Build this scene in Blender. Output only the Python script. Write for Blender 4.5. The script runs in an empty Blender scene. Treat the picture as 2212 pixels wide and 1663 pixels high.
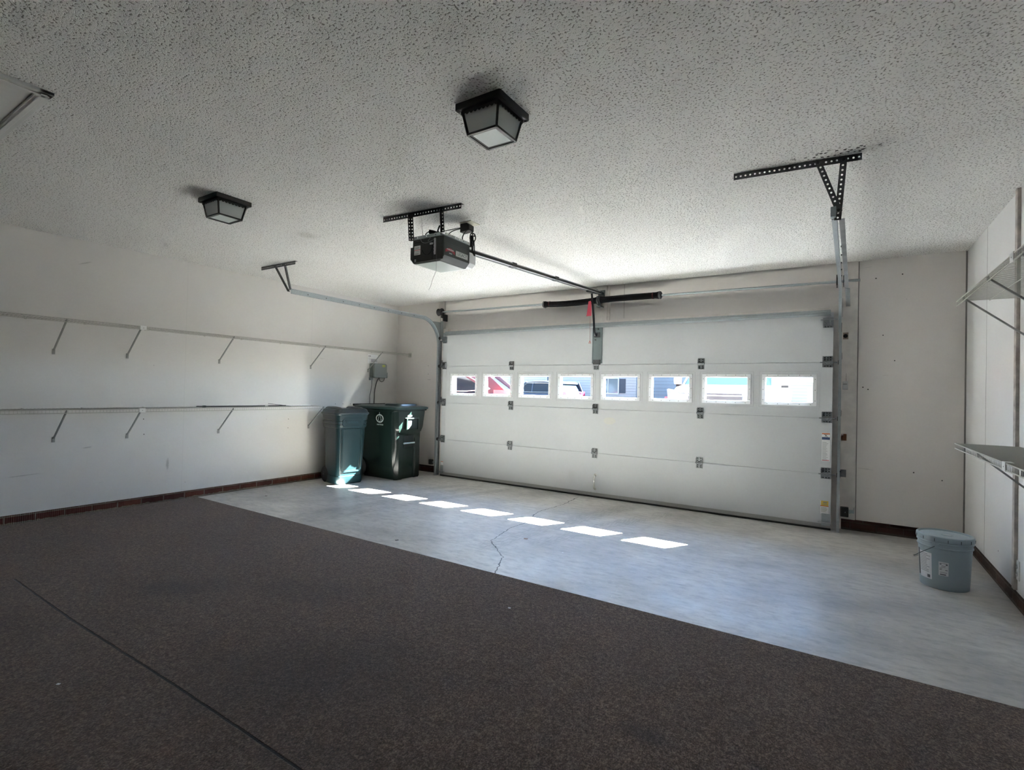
import bpy, bmesh, math, random
from mathutils import Vector, Matrix
S = bpy.context.scene
COL = S.collection
R = math.radians
random.seed(7)

# ---------------------------------------------------------------- camera
cam_data = bpy.data.cameras.new('camera')
cam = bpy.data.objects.new('camera', cam_data)
COL.objects.link(cam)
yaw, pitch, roll = -0.5719, 0.0127, 0.0230
F = Vector((math.sin(yaw) * math.cos(pitch), math.cos(yaw) * math.cos(pitch), math.sin(pitch)))
Rt = Vector((math.cos(yaw), -math.sin(yaw), 0))
Up = Rt.cross(F)
R2 = Rt * math.cos(roll) + Up * math.sin(roll)
U2 = -Rt * math.sin(roll) + Up * math.cos(roll)
cm = Matrix((R2, U2, -F)).transposed().to_4x4()
cm.translation = Vector((4.9437, -5.7731, 1.2527))
cam.matrix_world = cm
cam_data.sensor_fit = 'HORIZONTAL'
cam_data.sensor_width = 36
cam_data.lens = 1108.12 / 2212 * 36
cam_data.clip_start = 0.02
S.camera = cam

# ---------------------------------------------------------------- light
world = bpy.data.worlds.new('world')
S.world = world
world.use_nodes = True
wn = world.node_tree
wn.nodes.clear()
# clear blue sky, whiter towards the horizon
wtc = wn.nodes.new('ShaderNodeTexCoord')
sep = wn.nodes.new('ShaderNodeSeparateXYZ')
wn.links.new(wtc.outputs['Generated'], sep.inputs[0])
sky = wn.nodes.new('ShaderNodeValToRGB')
sky.color_ramp.elements[0].position = 0.0
sky.color_ramp.elements[0].color = (0.60, 0.79, 1.0, 1)
sky.color_ramp.elements[1].position = 0.55
sky.color_ramp.elements[1].color = (0.26, 0.50, 1.0, 1)
wn.links.new(sep.outputs[2], sky.inputs[0])
bg = wn.nodes.new('ShaderNodeBackground')
wo = wn.nodes.new('ShaderNodeOutputWorld')
wn.links.new(sky.outputs[0], bg.inputs[0])
# hazy sky, far brighter on the sun's side of the house than behind it
dot = wn.nodes.new('ShaderNodeVectorMath')
dot.operation = 'DOT_PRODUCT'
dot.inputs[1].default_value = (0.40, 0.916, 0.0)
wn.links.new(wtc.outputs['Generated'], dot.inputs[0])
mr = wn.nodes.new('ShaderNodeMapRange')
mr.interpolation_type = 'SMOOTHSTEP'
mr.inputs[1].default_value = -0.15
mr.inputs[2].default_value = 0.85
mr.inputs[3].default_value = 0.45
mr.inputs[4].default_value = 9.0
wn.links.new(dot.outputs['Value'], mr.inputs[0])
wn.links.new(mr.outputs[0], bg.inputs[1])
wn.links.new(bg.outputs[0], wo.inputs[0])

sun_data = bpy.data.lights.new('sun', 'SUN')
sun_data.energy = 120
sun_data.angle = R(0.53)
sun_data.color = (1.0, 0.975, 0.95)
sun = bpy.data.objects.new('sun', sun_data)
COL.objects.link(sun)
sun.rotation_euler = Vector((-0.655, -1.085, -1.0)).to_track_quat('-Z', 'Y').to_euler()
sun.location = (8, 12, 12)

S.view_settings.view_transform = 'Standard'
S.view_settings.look = 'None'
S.view_settings.gamma = 1.0
S.view_settings.use_curve_mapping = False
S.view_settings.exposure = 2.42
S.cycles.max_bounces = 10
S.cycles.diffuse_bounces = 6
S.cycles.glossy_bounces = 4
S.cycles.transparent_max_bounces = 16
S.cycles.sample_clamp_indirect = 0
S.cycles.adaptive_threshold = 0.02
S.cycles.caustics_reflective = False
S.cycles.caustics_refractive = False

# ---------------------------------------------------------------- mesh tools
class MB:
    """collects shapes, then links them as one mesh object"""
    def __init__(self):
        self.bm = bmesh.new()
    def _new(self, vs, fs):
        v = [self.bm.verts.new(p) for p in vs]
        for f in fs:
            try:
                self.bm.faces.new([v[i] for i in f])
            except ValueError:
                pass
        return v
    def box(self, a, b, m=None):
        x0, y0, z0 = [min(a[i], b[i]) for i in range(3)]
        x1, y1, z1 = [max(a[i], b[i]) for i in range(3)]
        vs = [Vector(p) for p in ((x0, y0, z0), (x1, y0, z0), (x1, y1, z0), (x0, y1, z0), (x0, y0, z1), (x1, y0, z1), (x1, y1, z1), (x0, y1, z1))]
        if m: vs = [m @ v for v in vs]
        self._new(vs, [(3, 2, 1, 0), (4, 5, 6, 7), (0, 1, 5, 4), (1, 2, 6, 5), (2, 3, 7, 6), (3, 0, 4, 7)])
        return self
    def tube(self, pts, r, n=8, cap=True, closed=False):
        pts = [Vector(p) for p in pts]
        N = len(pts)
        rings = []
        prev = None
        for i, p in enumerate(pts):
            if closed:
                d = pts[(i + 1) % N] - pts[i - 1]
            else:
                d = pts[min(i + 1, N - 1)] - pts[max(i - 1, 0)]
            d.normalize()
            if prev is None:
                a = Vector((0, 0, 1)) if abs(d.z) < 0.9 else Vector((1, 0, 0))
                u = d.cross(a).normalized()
            else:
                u = (prev - d * prev.dot(d)).normalized()
            prev = u
            w = d.cross(u)
            rr = r[i] if isinstance(r, (list, tuple)) else r
            rings.append([self.bm.verts.new(p + (u * math.cos(2 * math.pi * (k + .5) / n) + w * math.sin(2 * math.pi * (k + .5) / n)) * rr) for k in range(n)])
        L = N if closed else N - 1
        for i in range(L):
            A, B = rings[i], rings[(i + 1) % N]
            for k in range(n):
                self.bm.faces.new((A[k], A[(k + 1) % n], B[(k + 1) % n], B[k]))
        if cap and not closed:
            self.bm.faces.new(rings[0][::-1])
            self.bm.faces.new(rings[-1])
        return self
    def bar(self, p0, p1, w, h, up=(0, 0, 1)):
        """rectangular bar from p0 to p1; w across, h along up"""
        p0, p1, up = Vector(p0), Vector(p1), Vector(up)
        d = (p1 - p0).normalized()
        s = d.cross(up).normalized() * (w / 2)
        t = s.cross(d).normalized() * (h / 2)
        vs = [p0 - s - t, p0 + s - t, p0 + s + t, p0 - s + t, p1 - s - t, p1 + s - t, p1 + s + t, p1 - s + t]
        self._new(vs, [(3, 2, 1, 0), (4, 5, 6, 7), (0, 1, 5, 4), (1, 2, 6, 5), (2, 3, 7, 6), (3, 0, 4, 7)])
        return self
    def lathe(self, prof, c=(0, 0, 0), n=48, ax='z', a0=0.0, a1=2 * math.pi):
        c = Vector(c)
        full = abs(a1 - a0 - 2 * math.pi) < 1e-6
        cnt = n if full else n + 1
        rings = []
        for r, h in prof:
            ring = []
            for k in range(cnt):
                a = a0 + (a1 - a0) * k / n
                x, y = r * math.cos(a), r * math.sin(a)
                p = {'z': (x, y, h), 'x': (h, x, y), 'y': (x, h, y)}[ax]
                ring.append(self.bm.verts.new(c + Vector(p)))
            rings.append(ring)
        for i in range(len(rings) - 1):
            for k in range(cnt if full else cnt - 1):
                try:
                    self.bm.faces.new((rings[i][k], rings[i][(k + 1) % cnt], rings[i + 1][(k + 1) % cnt], rings[i + 1][k]))
                except ValueError:
                    pass
        return self
    def loft(self, rings, cap0=True, cap1=True):
        R_ = [[self.bm.verts.new(p) for p in ring] for ring in rings]
        for A, B in zip(R_, R_[1:]):
            n = len(A)
            for k in range(n):
                self.bm.faces.new((A[k], A[(k + 1) % n], B[(k + 1) % n], B[k]))
        if cap0: self.bm.faces.new(R_[0][::-1])
        if cap1: self.bm.faces.new(R_[-1])
        return self
    def prism(self, poly, fn, d0, d1):
        """poly in 2D, fn(u, v, d) -> 3D"""
        a = [self.bm.verts.new(fn(u, v, d0)) for u, v in poly]
        b = [self.bm.verts.new(fn(u, v, d1)) for u, v in poly]
        n = len(a)
        self.bm.faces.new(a[::-1])
        self.bm.faces.new(b)
        for k in range(n):
            self.bm.faces.new((a[k], a[(k + 1) % n], b[(k + 1) % n], b[k]))
        return self
    def build(self, name, mat, parent=None, smooth=False, bevel=0.0, local=False, subsurf=0):
        bmesh.ops.recalc_face_normals(self.bm, faces=self.bm.faces)
        me = bpy.data.meshes.new(name)
        self.bm.to_mesh(me)
        self.bm.free()
        for m in (mat if isinstance(mat, (list, tuple)) else [mat]):
            me.materials.append(m)
        if smooth:
            for p in me.polygons: p.use_smooth = True
            try:
                me.set_sharp_from_angle(angle=R(smooth if smooth is not True else 35))
            except Exception:
                pass
        o = bpy.data.objects.new(name, me)
        COL.objects.link(o)
        if parent is not None:
            o.parent = parent
            if local:
                WORLD[o.name] = wm(parent)
            else:
                o.matrix_parent_inverse = wm(parent).inverted()
        if bevel:
            b = o.modifiers.new('bevel', 'BEVEL')
            b.width = bevel
            b.segments = 2
            b.limit_method = 'ANGLE'
            b.angle_limit = R(40)
        if subsurf:
            s = o.modifiers.new('subsurf', 'SUBSURF')
            s.levels = s.render_levels = subsurf
        return o

WORLD = {}
def wm(o): return WORLD.get(o.name, Matrix.Identity(4))

def tag(o, label=None, cat=None, group=None, kind=None):
    if label: o['label'] = label
    if cat: o['category'] = cat
    if group: o['group'] = group
    if kind: o['kind'] = kind
    return o

def thing(name, loc, label, cat, group=None, rz=0, kind=None):
    o = bpy.data.objects.new(name, None)
    o.empty_display_size = 0.05
    COL.objects.link(o)
    o.location = loc
    o.rotation_euler = (0, 0, rz)
    WORLD[o.name] = Matrix.Translation(loc) @ Matrix.Rotation(rz, 4, 'Z')
    return tag(o, label, cat, group, kind)

def copy_tree(o, parent=None):
    c = o.copy()
    COL.objects.link(c)
    c.parent = parent
    if parent is not None: c.matrix_parent_inverse = o.matrix_parent_inverse.copy()
    for ch in [k for k in COL.objects if k.parent is o]:
        copy_tree(ch, c)
    return c

def text_obj(body, name, mat, parent, m, size, depth=0.0006, sx=1.0, local=False):
    """lettering as a mesh; m maps the text plane (x right, y up) to the thing"""
    cu = bpy.data.curves.new(name, 'FONT')
    cu.body = body
    cu.size = size
    cu.extrude = depth
    cu.align_x = 'CENTER'
    cu.align_y = 'CENTER'
    t = bpy.data.objects.new(name + '_curve', cu)
    COL.objects.link(t)
    dg = bpy.context.evaluated_depsgraph_get()
    me = bpy.data.meshes.new_from_object(t.evaluated_get(dg))
    bpy.data.objects.remove(t)
    me.name = name
    me.transform(m @ Matrix.Diagonal((sx, 1, 1, 1)))
    me.materials.clear()
    me.materials.append(mat)
    o = bpy.data.objects.new(name, me)
    COL.objects.link(o)
    o.parent = parent
    if parent is not None and not local: o.matrix_parent_inverse = wm(parent).inverted()
    return o

# ---------------------------------------------------------------- materials
def mat(name, col, rough=0.6, metal=0.0, spec=0.5, var=0.0, vscale=8.0, bump=0.0, bscale=60.0, coat=0.0, bdist=0.003):
    m = bpy.data.materials.new(name)
    m.use_nodes = True
    nt = m.node_tree
    p = nt.nodes['Principled BSDF']
    p.inputs['Base Color'].default_value = (*col, 1)
    p.inputs['Roughness'].default_value = rough
    p.inputs['Metallic'].default_value = metal
    p.inputs['Specular IOR Level'].default_value = spec
    if coat:
        p.inputs['Coat Weight'].default_value = coat
        p.inputs['Coat Roughness'].default_value = 0.08
    tc = nt.nodes.new('ShaderNodeTexCoord')
    if var:
        n = nt.nodes.new('ShaderNodeTexNoise')
        n.inputs['Scale'].default_value = vscale
        n.inputs['Detail'].default_value = 5
        nt.links.new(tc.outputs['Object'], n.inputs['Vector'])
        r = nt.nodes.new('ShaderNodeValToRGB')
        r.color_ramp.elements[0].position = 0.3
        r.color_ramp.elements[1].position = 0.7
        r.color_ramp.elements[0].color = (*[c * (1 - var) for c in col], 1)
        r.color_ramp.elements[1].color = (*[min(1, c * (1 + var)) for c in col], 1)
        nt.links.new(n.outputs['Fac'], r.inputs[0])
        nt.links.new(r.outputs[0], p.inputs['Base Color'])
    if bump:
        n = nt.nodes.new('ShaderNodeTexNoise')
        n.inputs['Scale'].default_value = bscale
        n.inputs['Detail'].default_value = 3
        nt.links.new(tc.outputs['Object'], n.inputs['Vector'])
        b = nt.nodes.new('ShaderNodeBump')
        b.inputs['Strength'].default_value = bump
        b.inputs['Distance'].default_value = bdist
        nt.links.new(n.outputs['Fac'], b.inputs['Height'])
        nt.links.new(b.outputs[0], p.inputs['Normal'])
    return m

class NT:
    """short hand for node materials"""
    def __init__(self, name, rough=0.7, spec=0.3):
        self.m = bpy.data.materials.new(name)
        self.m.use_nodes = True
        self.t = self.m.node_tree
        self.p = self.t.nodes['Principled BSDF']
        self.p.inputs['Roughness'].default_value = rough
        self.p.inputs['Specular IOR Level'].default_value = spec
        self.tc = self.t.nodes.new('ShaderNodeTexCoord')
        self.co = self.tc.outputs['Object']
    def n(self, kind, ins=None, **kw):
        nd = self.t.nodes.new('ShaderNode' + kind)
        for k, v in kw.items(): setattr(nd, k, v)
        for k, v in (ins or {}).items():
            if hasattr(v, 'is_output') or isinstance(v, bpy.types.NodeSocket):
                self.t.links.new(v, nd.inputs[k])
            else:
                nd.inputs[k].default_value = v
        return nd
    def map(self, scale=(1, 1, 1), loc=(0, 0, 0), rot=(0, 0, 0), src=None):
        return self.n('Mapping', {'Vector': src or self.co, 'Scale': scale, 'Location': loc, 'Rotation': rot}).outputs[0]
    def noise(self, scale, detail=4, rough=0.5, src=None, dist=0.0):
        return self.n('TexNoise', {'Vector': src or self.co, 'Scale': scale, 'Detail': detail, 'Roughness': rough, 'Distortion': dist}).outputs['Fac']
    def ramp(self, f, stops, interp='LINEAR'):
        r = self.n('ValToRGB', {0: f})
        cr = r.color_ramp
        cr.interpolation = interp
        while len(cr.elements) < len(stops): cr.elements.new(0.5)
        for e, (p, c) in zip(cr.elements, stops):
            e.position = p
            e.color = (*c, 1) if isinstance(c, (tuple, list)) else (c, c, c, 1)
        return r.outputs[0]
    def mix(self, f, a, b, mode='MIX'):
        nd = self.n('Mix', data_type='RGBA', blend_type=mode)
        for k, v in ((0, f), (6, a), (7, b)):
            if isinstance(v, bpy.types.NodeSocket): self.t.links.new(v, nd.inputs[k])
            elif k == 0: nd.inputs[k].default_value = v
            else: nd.inputs[k].default_value = (*v, 1)
        return nd.outputs[2]
    def math(self, op, a, b=0.0, clamp=False):
        nd = self.n('Math', operation=op, use_clamp=clamp)
        for k, v in ((0, a), (1, b)):
            if isinstance(v, bpy.types.NodeSocket): self.t.links.new(v, nd.inputs[k])
            else: nd.inputs[k].default_value = v
        return nd.outputs[0]
    def blob(self, x, y, rx, ry, rot=0.0, soft=0.5, wob=0.25, z=None, plane='xy'):
        """0..1 mask of a soft stain with a wobbling outline around (x, y)"""
        sx = self.n('SeparateXYZ', {0: self.co})
        i = {'xy': (0, 1), 'yz': (1, 2), 'xz': (0, 2)}[plane]
        u = self.math('SUBTRACT', sx.outputs[i[0]], x)
        v = self.math('SUBTRACT', sx.outputs[i[1]], y)
        c, s = math.cos(rot), math.sin(rot)
        a = self.math('DIVIDE', self.math('ADD', self.math('MULTIPLY', u, c), self.math('MULTIPLY', v, s)), rx)
        b = self.math('DIVIDE', self.math('SUBTRACT', self.math('MULTIPLY', v, c), self.math('MULTIPLY', u, s)), ry)
        d = self.math('SQRT', self.math('ADD', self.math('MULTIPLY', a, a), self.math('MULTIPLY', b, b)))
        if wob:
            nz = self.noise(2.2 / max(rx, ry), 4)
            d = self.math('ADD', d, self.math('MULTIPLY', self.math('SUBTRACT', nz, 0.5), wob * 4))
        return self.n('MapRange', {0: d, 1: 1 - soft, 2: 1 + soft, 3: 1.0, 4: 0.0}, interpolation_type='SMOOTHSTEP').outputs[0]
    def line(self, pts, w, plane='xy', wob=0.0, wscale=20.0):
        """mask of a thin polyline"""
        sx = self.n('SeparateXYZ', {0: self.co})
        i = {'xy': (0, 1), 'yz': (1, 2), 'xz': (0, 2)}[plane]
        X, Y = sx.outputs[i[0]], sx.outputs[i[1]]
        if wob:
            nx = self.noise(wscale, 3)
            X = self.math('ADD', X, self.math('MULTIPLY', self.math('SUBTRACT', nx, 0.5), wob))
            ny = self.noise(wscale * 1.3, 3, src=self.map(loc=(3.1, 5.2, 1.0)))
            Y = self.math('ADD', Y, self.math('MULTIPLY', self.math('SUBTRACT', ny, 0.5), wob))
        out = None
        for (x0, y0), (x1, y1) in zip(pts, pts[1:]):
            dx, dy = x1 - x0, y1 - y0
            L2 = dx * dx + dy * dy
            u, v = self.math('SUBTRACT', X, x0), self.math('SUBTRACT', Y, y0)
            t = self.math('DIVIDE', self.math('ADD', self.math('MULTIPLY', u, dx), self.math('MULTIPLY', v, dy)), L2, True)
            ex = self.math('SUBTRACT', u, self.math('MULTIPLY', t, dx))
            ey = self.math('SUBTRACT', v, self.math('MULTIPLY', t, dy))
            d = self.math('SQRT', self.math('ADD', self.math('MULTIPLY', ex, ex), self.math('MULTIPLY', ey, ey)))
            out = d if out is None else self.math('MINIMUM', out, d)
        return self.n('MapRange', {0: out, 1: w * 0.5, 2: w, 3: 1.0, 4: 0.0}).outputs[0]
    def bump(self, h, strength=0.5, dist=0.004, nrm=None):
        b = self.n('Bump', {'Strength': strength, 'Distance': dist, 'Height': h})
        if nrm is not None: self.t.links.new(nrm, b.inputs['Normal'])
        return b.outputs[0]
    def col(self, c):
        self.t.links.new(c, self.p.inputs['Base Color'])
    def nrm(self, c):
        self.t.links.new(c, self.p.inputs['Normal'])
LX, RX, CH, YW, YB = -1.065, 5.855, 2.578, 0.14, -6.45

# ---------------------------------------------------------------- room materials
def wall_mat(name, col, plane, seams, dots, dirt=0.05, specks=(), dsc=5.0):
    k = NT(name, 0.62, 0.35)
    base = k.ramp(k.noise(1.1, 5, 0.6), [(0.3, tuple(c * (1 - dirt) for c in col)), (0.7, tuple(min(1, c * (1 + dirt * .4)) for c in col))])
    # sparse scuffs and nail marks
    v = k.n('TexVoronoi', {'Vector': k.co, 'Scale': dsc}).outputs['Distance']
    spot = k.math('LESS_THAN', v, 0.018 * dsc / 5)
    gate = k.math('GREATER_THAN', k.noise(2.3, 2), 0.56)
    base = k.mix(k.math('MULTIPLY', k.math('MULTIPLY', spot, gate), 0.75), base, (0.10, 0.09, 0.085))
    st = k.noise(9, 3, 0.6, src=k.map((0.25, 0.25, 3.0)))
    st = k.math('MULTIPLY', k.math('GREATER_THAN', st, 0.745), 0.35)
    base = k.mix(st, base, tuple(c * 0.55 for c in col))
    for pts, w, dk in seams:
        base = k.mix(k.math('MULTIPLY', k.line(pts, w, plane), dk), base, tuple(c * 0.35 for c in col))
    for (a, b, r) in dots:
        m_ = k.blob(a, b, r, r, soft=0.3, wob=0, plane=plane)
        base = k.mix(m_, base, (0.05, 0.045, 0.04))
    for (a, b, rx, ry, rot, dk) in specks:
        m_ = k.blob(a, b, rx, ry, rot, soft=0.6, wob=0.3, plane=plane)
        base = k.mix(k.math('MULTIPLY', m_, dk), base, tuple(c * 0.45 for c in col))
    k.col(base)
    k.nrm(k.bump(k.noise(55, 3), 0.12, 0.002))
    return k.m

M_wall_l = wall_mat('painted_drywall', (0.66, 0.645, 0.62), 'yz',
    [([(-3.01, 0.0), (-3.01, 2.6)], 0.004, 0.09), ([(-1.44, 0.9), (-1.44, 2.6)], 0.003, 0.15)],
    [(-3.39, 0.884, .005), (-3.382, 0.728, .005), (-1.754, .831, .005), (-1.757, .718, .005), (-1.03, 1.02, .005), (-.90, 1.02, .005), (-.77, 1.02, .005)],
    specks=[(-3.155, 0.40, .012, .05, 0, .6), (-3.91, 2.37, .045, .006, .4, .45), (-3.85, .63, .03, .006, .1, .5), (-4.3, .42, .10, .004, .05, .5), (-3.0, 1.0, .05, .003, .05, .4)])
M_wall_r = wall_mat('white_panelling', (0.69, 0.685, 0.675), 'yz', [([(-0.59, 0.0), (-0.59, 2.6)], 0.006, 0.75)], [(-1.0, .24, .006)], dirt=0.04)
M_wall_f = wall_mat('beige_drywall', (0.68, 0.65, 0.62), 'xz',
    [([(2.72, 2.17), (2.72, 2.6)], 0.005, 0.6), ([(4.985, 0.25), (4.99, 1.2), (5.0, 2.45)], 0.008, 0.3), ([(5.850, 0), (5.850, 2.6)], 0.008, 1.0), ([(5.0645, 0), (5.0645, 2.6)], 0.007, 1.0)],
    [(-.398, 1.618, .005), (-.394, 1.49, .005), (-.391, 1.405, .005), (-.36, 1.405, .005), (5.11, 1.37, .006), (5.15, 1.35, .006), (5.35, 1.62, .005), (5.26, 1.86, .005), (5.5, .6, .006), (5.7, .55, .005), (5.2, 2.4, .006), (5.4, 2.42, .006)],
    dirt=0.07, dsc=6)
M_wall_b = mat('back_wall_paint', (0.62, 0.60, 0.57), 0.7, var=0.04)
M_trimw = mat('painted_wood', (0.67, 0.64, 0.60), 0.6, var=0.08, vscale=14, bump=0.15, bscale=40)
M_stud = mat('bare_stud', (0.40, 0.36, 0.33), 0.8, var=0.3, vscale=18, bump=0.3, bscale=60)

def ceiling_mat():
    k = NT('stippled_ceiling', 0.85, 0.2)
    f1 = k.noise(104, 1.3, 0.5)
    f2 = k.noise(260, 2, 0.5)
    h = k.math('ADD', k.n('MapRange', {0: f1, 1: 0.32, 2: 0.48, 3: 0.0, 4: 1.0}, interpolation_type='SMOOTHSTEP').outputs[0], k.math('MULTIPLY', f2, 0.5))
    base = k.ramp(f1, [(0.350, (0.30, 0.29, 0.27)), (0.395, (0.75, 0.745, 0.725)), (0.6, (0.79, 0.785, 0.765))])  # pits darkened in the colour: dirt plus painted shade of the stipple
    big = k.ramp(k.noise(0.7, 3), [(0.3, 0.93), (0.7, 1.0)])
    base = k.mix(1.0, base, big, 'MULTIPLY')
    # an old round water mark and soot marks by the right hanger
    base = k.mix(k.math('MULTIPLY', k.blob(0.985, -3.0, .07, .085, 0.5, soft=.5, wob=.12), 0.28), base, (0.33, 0.32, 0.26))
    v = k.n('TexVoronoi', {'Vector': k.co, 'Scale': 34.0}).outputs['Distance']
    v = k.math('ADD', v, k.math('MULTIPLY', k.noise(90, 3), 0.35))
    spots = k.math('MULTIPLY', k.math('LESS_THAN', v, 0.46), k.blob(4.93, -2.53, .22, .055, 0.1, soft=.5, wob=.2))
    base = k.mix(spots, base, (0.03, 0.028, 0.025))
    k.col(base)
    k.nrm(k.bump(h, 0.9, 0.005))
    return k.m
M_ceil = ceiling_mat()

def floor_mat():
    k = NT('concrete_slab', 0.42, 0.45)
    n1 = k.noise(1.3, 6, 0.62)
    base = k.ramp(n1, [(0.30, (0.36, 0.347, 0.322)), (0.5, (0.49, 0.472, 0.437)), (0.70, (0.60, 0.578, 0.535))])
    n2 = k.noise(7, 5, 0.6, src=k.map((0.6, 2.2, 1), rot=(0, 0, 0.3)))
    base = k.mix(k.math('MULTIPLY', k.ramp(n2, [(0.42, 0.0), (0.66, 1.0)]), 0.45), base, (0.34, 0.333, 0.32))
    st_ = k.noise(16, 6, 0.7, src=k.map((0.6, 1.3, 1), rot=(0, 0, -0.45)))
    base = k.mix(k.math('MULTIPLY', k.ramp(st_, [(0.47, 0.0), (0.66, 1.0)]), 0.55), base, (0.25, 0.243, 0.235))
    st_ = k.noise(38, 5, 0.7, src=k.map((0.5, 1.4, 1), rot=(0, 0, 0.5)))
    base = k.mix(k.math('MULTIPLY', k.ramp(st_, [(0.55, 0.0), (0.72, 1.0)]), 0.30), base, (0.56, 0.55, 0.52))
    n3 = k.noise(26, 3, 0.6)
    base = k.mix(k.math('MULTIPLY', k.ramp(n3, [(0.6, 0.0), (0.72, 1.0)]), 0.35), base, (0.58, 0.57, 0.55))
    # tyre marks that run in from the door
    for (x0, y0, x1, y1, w) in ((0.55, -2.75, 1.05, -0.3, .10), (0.75, -2.75, 1.35, -0.3, .07), (2.55, -2.35, 2.95, -0.3, .09), (2.85, -2.0, 3.4, -0.35, .08), (0.2, -1.9, 0.75, -0.4, .06)):
        st = k.line([(x0, y0), ((x0 + x1) / 2 - .05, (y0 + y1) / 2), (x1, y1)], w * 1.6, wob=0.03, wscale=3)
        fine = k.ramp(k.noise(30, 2, 0.5, src=k.map((2.6, 0.35, 1), rot=(0, 0, -0.2))), [(0.40, 0.25), (0.62, 1.0)])
        base = k.mix(k.math('MULTIPLY', k.math('MULTIPLY', st, fine), 0.42), base, (0.16, 0.155, 0.15))
    for (x, y, rx, ry, rot, dk) in ((4.45, -1.5, .28, .10, .4, .35), (3.9, -0.9, .5, .2, .2, .18), (5.2, -1.9, .4, .12, .6, .3), (5.05, -.9, .5, .25, 0, .25), (1.6, -2.6, .25, .08, .1, .25), (-.3, -2.4, .35, .12, .3, .25)):
        base = k.mix(k.math('MULTIPLY', k.blob(x, y, rx, ry, rot, soft=.8, wob=.35), dk), base, (0.20, 0.19, 0.19))
    cr = k.line([(2.965, -2.87), (2.80, -2.52), (2.487, -2.23), (2.40, -1.80), (2.41, -1.56), (2.28, -1.08), (2.33, -.61), (2.29, -.12)], 0.005, wob=0.045, wscale=16)
    cr2 = k.line([(1.69, -2.87), (1.90, -2.66), (2.0, -2.60), (2.487, -2.23)], 0.0028, wob=0.04, wscale=9)
    cr3 = k.line([(2.29, -.9), (2.02, -.95)], 0.003, wob=0.04, wscale=14)
    crack = k.math('MAXIMUM', cr, k.math('MULTIPLY', k.math('MAXIMUM', cr2, cr3), 0.6))
    base = k.mix(crack, base, (0.03, 0.028, 0.026))
    v = k.n('TexVoronoi', {'Vector': k.co, 'Scale': 6.0}).outputs['Distance']
    chip = k.math('MULTIPLY', k.math('LESS_THAN', v, 0.022), k.math('GREATER_THAN', k.noise(3, 2), 0.5))
    base = k.mix(k.math('MULTIPLY', chip, 0.7), base, (0.85, 0.85, 0.83))
    k.col(base)
    rg = k.ramp(k.noise(3, 5, .6), [(0.3, 0.34), (0.7, 0.55)])
    k.t.links.new(rg, k.p.inputs['Roughness'])
    h = k.math('SUBTRACT', k.math('MULTIPLY', k.noise(14, 6, .65), 0.5), crack)
    k.nrm(k.bump(h, 0.25, 0.004))
    return k.m
M_floor = floor_mat()

def carpet_mat():
    k = NT('brown_carpet', 0.95, 0.1)
    fib = k.noise(210, 3, 0.65, src=k.map((1.0, 0.7, 1), rot=(0, 0, 0.7)))
    fib2 = k.noise(70, 3, 0.6)
    f = k.math('ADD', k.math('MULTIPLY', fib, 0.65), k.math('MULTIPLY', fib2, 0.35))
    base = k.ramp(f, [(0.36, (0.031, 0.019, 0.013)), (0.50, (0.102, 0.069, 0.050)), (0.64, (0.26, 0.188, 0.142))])
    w = k.ramp(k.noise(0.9, 5, .6), [(0.3, 0.86), (0.7, 1.10)])
    base = k.mix(1.0, base, w, 'MULTIPLY')
    for (x, y, rx, ry, rot, dk) in ((1.55, -4.2, .28, .13, .6, .40), (3.0, -4.35, .5, .30, .4, .45), (2.2, -3.8, .35, .14, .5, .22), (3.55, -4.75, .3, .16, .2, .25), (4.35, -3.9, .10, .04, .1, .45), (4.4, -4.5, .35, .2, .1, .2)):
        base = k.mix(k.math('MULTIPLY', k.blob(x, y, rx, ry, rot, soft=.75, wob=.3), dk), base, (0.030, 0.027, 0.028))
    seam = k.line([(0.6, -4.73), (1.6, -4.735), (2.6, -4.715), (4.8, -4.71)], 0.007, wob=0.006, wscale=8)
    base = k.mix(k.math('MULTIPLY', seam, 0.9), base, (0.008, 0.007, 0.007))
    v = k.n('TexVoronoi', {'Vector': k.co, 'Scale': 7.0}).outputs['Distance']
    lint = k.math('MULTIPLY', k.math('LESS_THAN', v, 0.02), k.math('GREATER_THAN', k.noise(3, 2), 0.53))
    base = k.mix(k.math('MULTIPLY', lint, 0.8), base, (0.5, 0.49, 0.47))
    k.col(base)
    k.p.inputs['Sheen Weight'].default_value = 0.15
    k.nrm(k.bump(k.math('SUBTRACT', f, k.math('MULTIPLY', seam, .6)), 0.9, 0.006))
    return k.m
M_carpet = carpet_mat()

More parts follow.
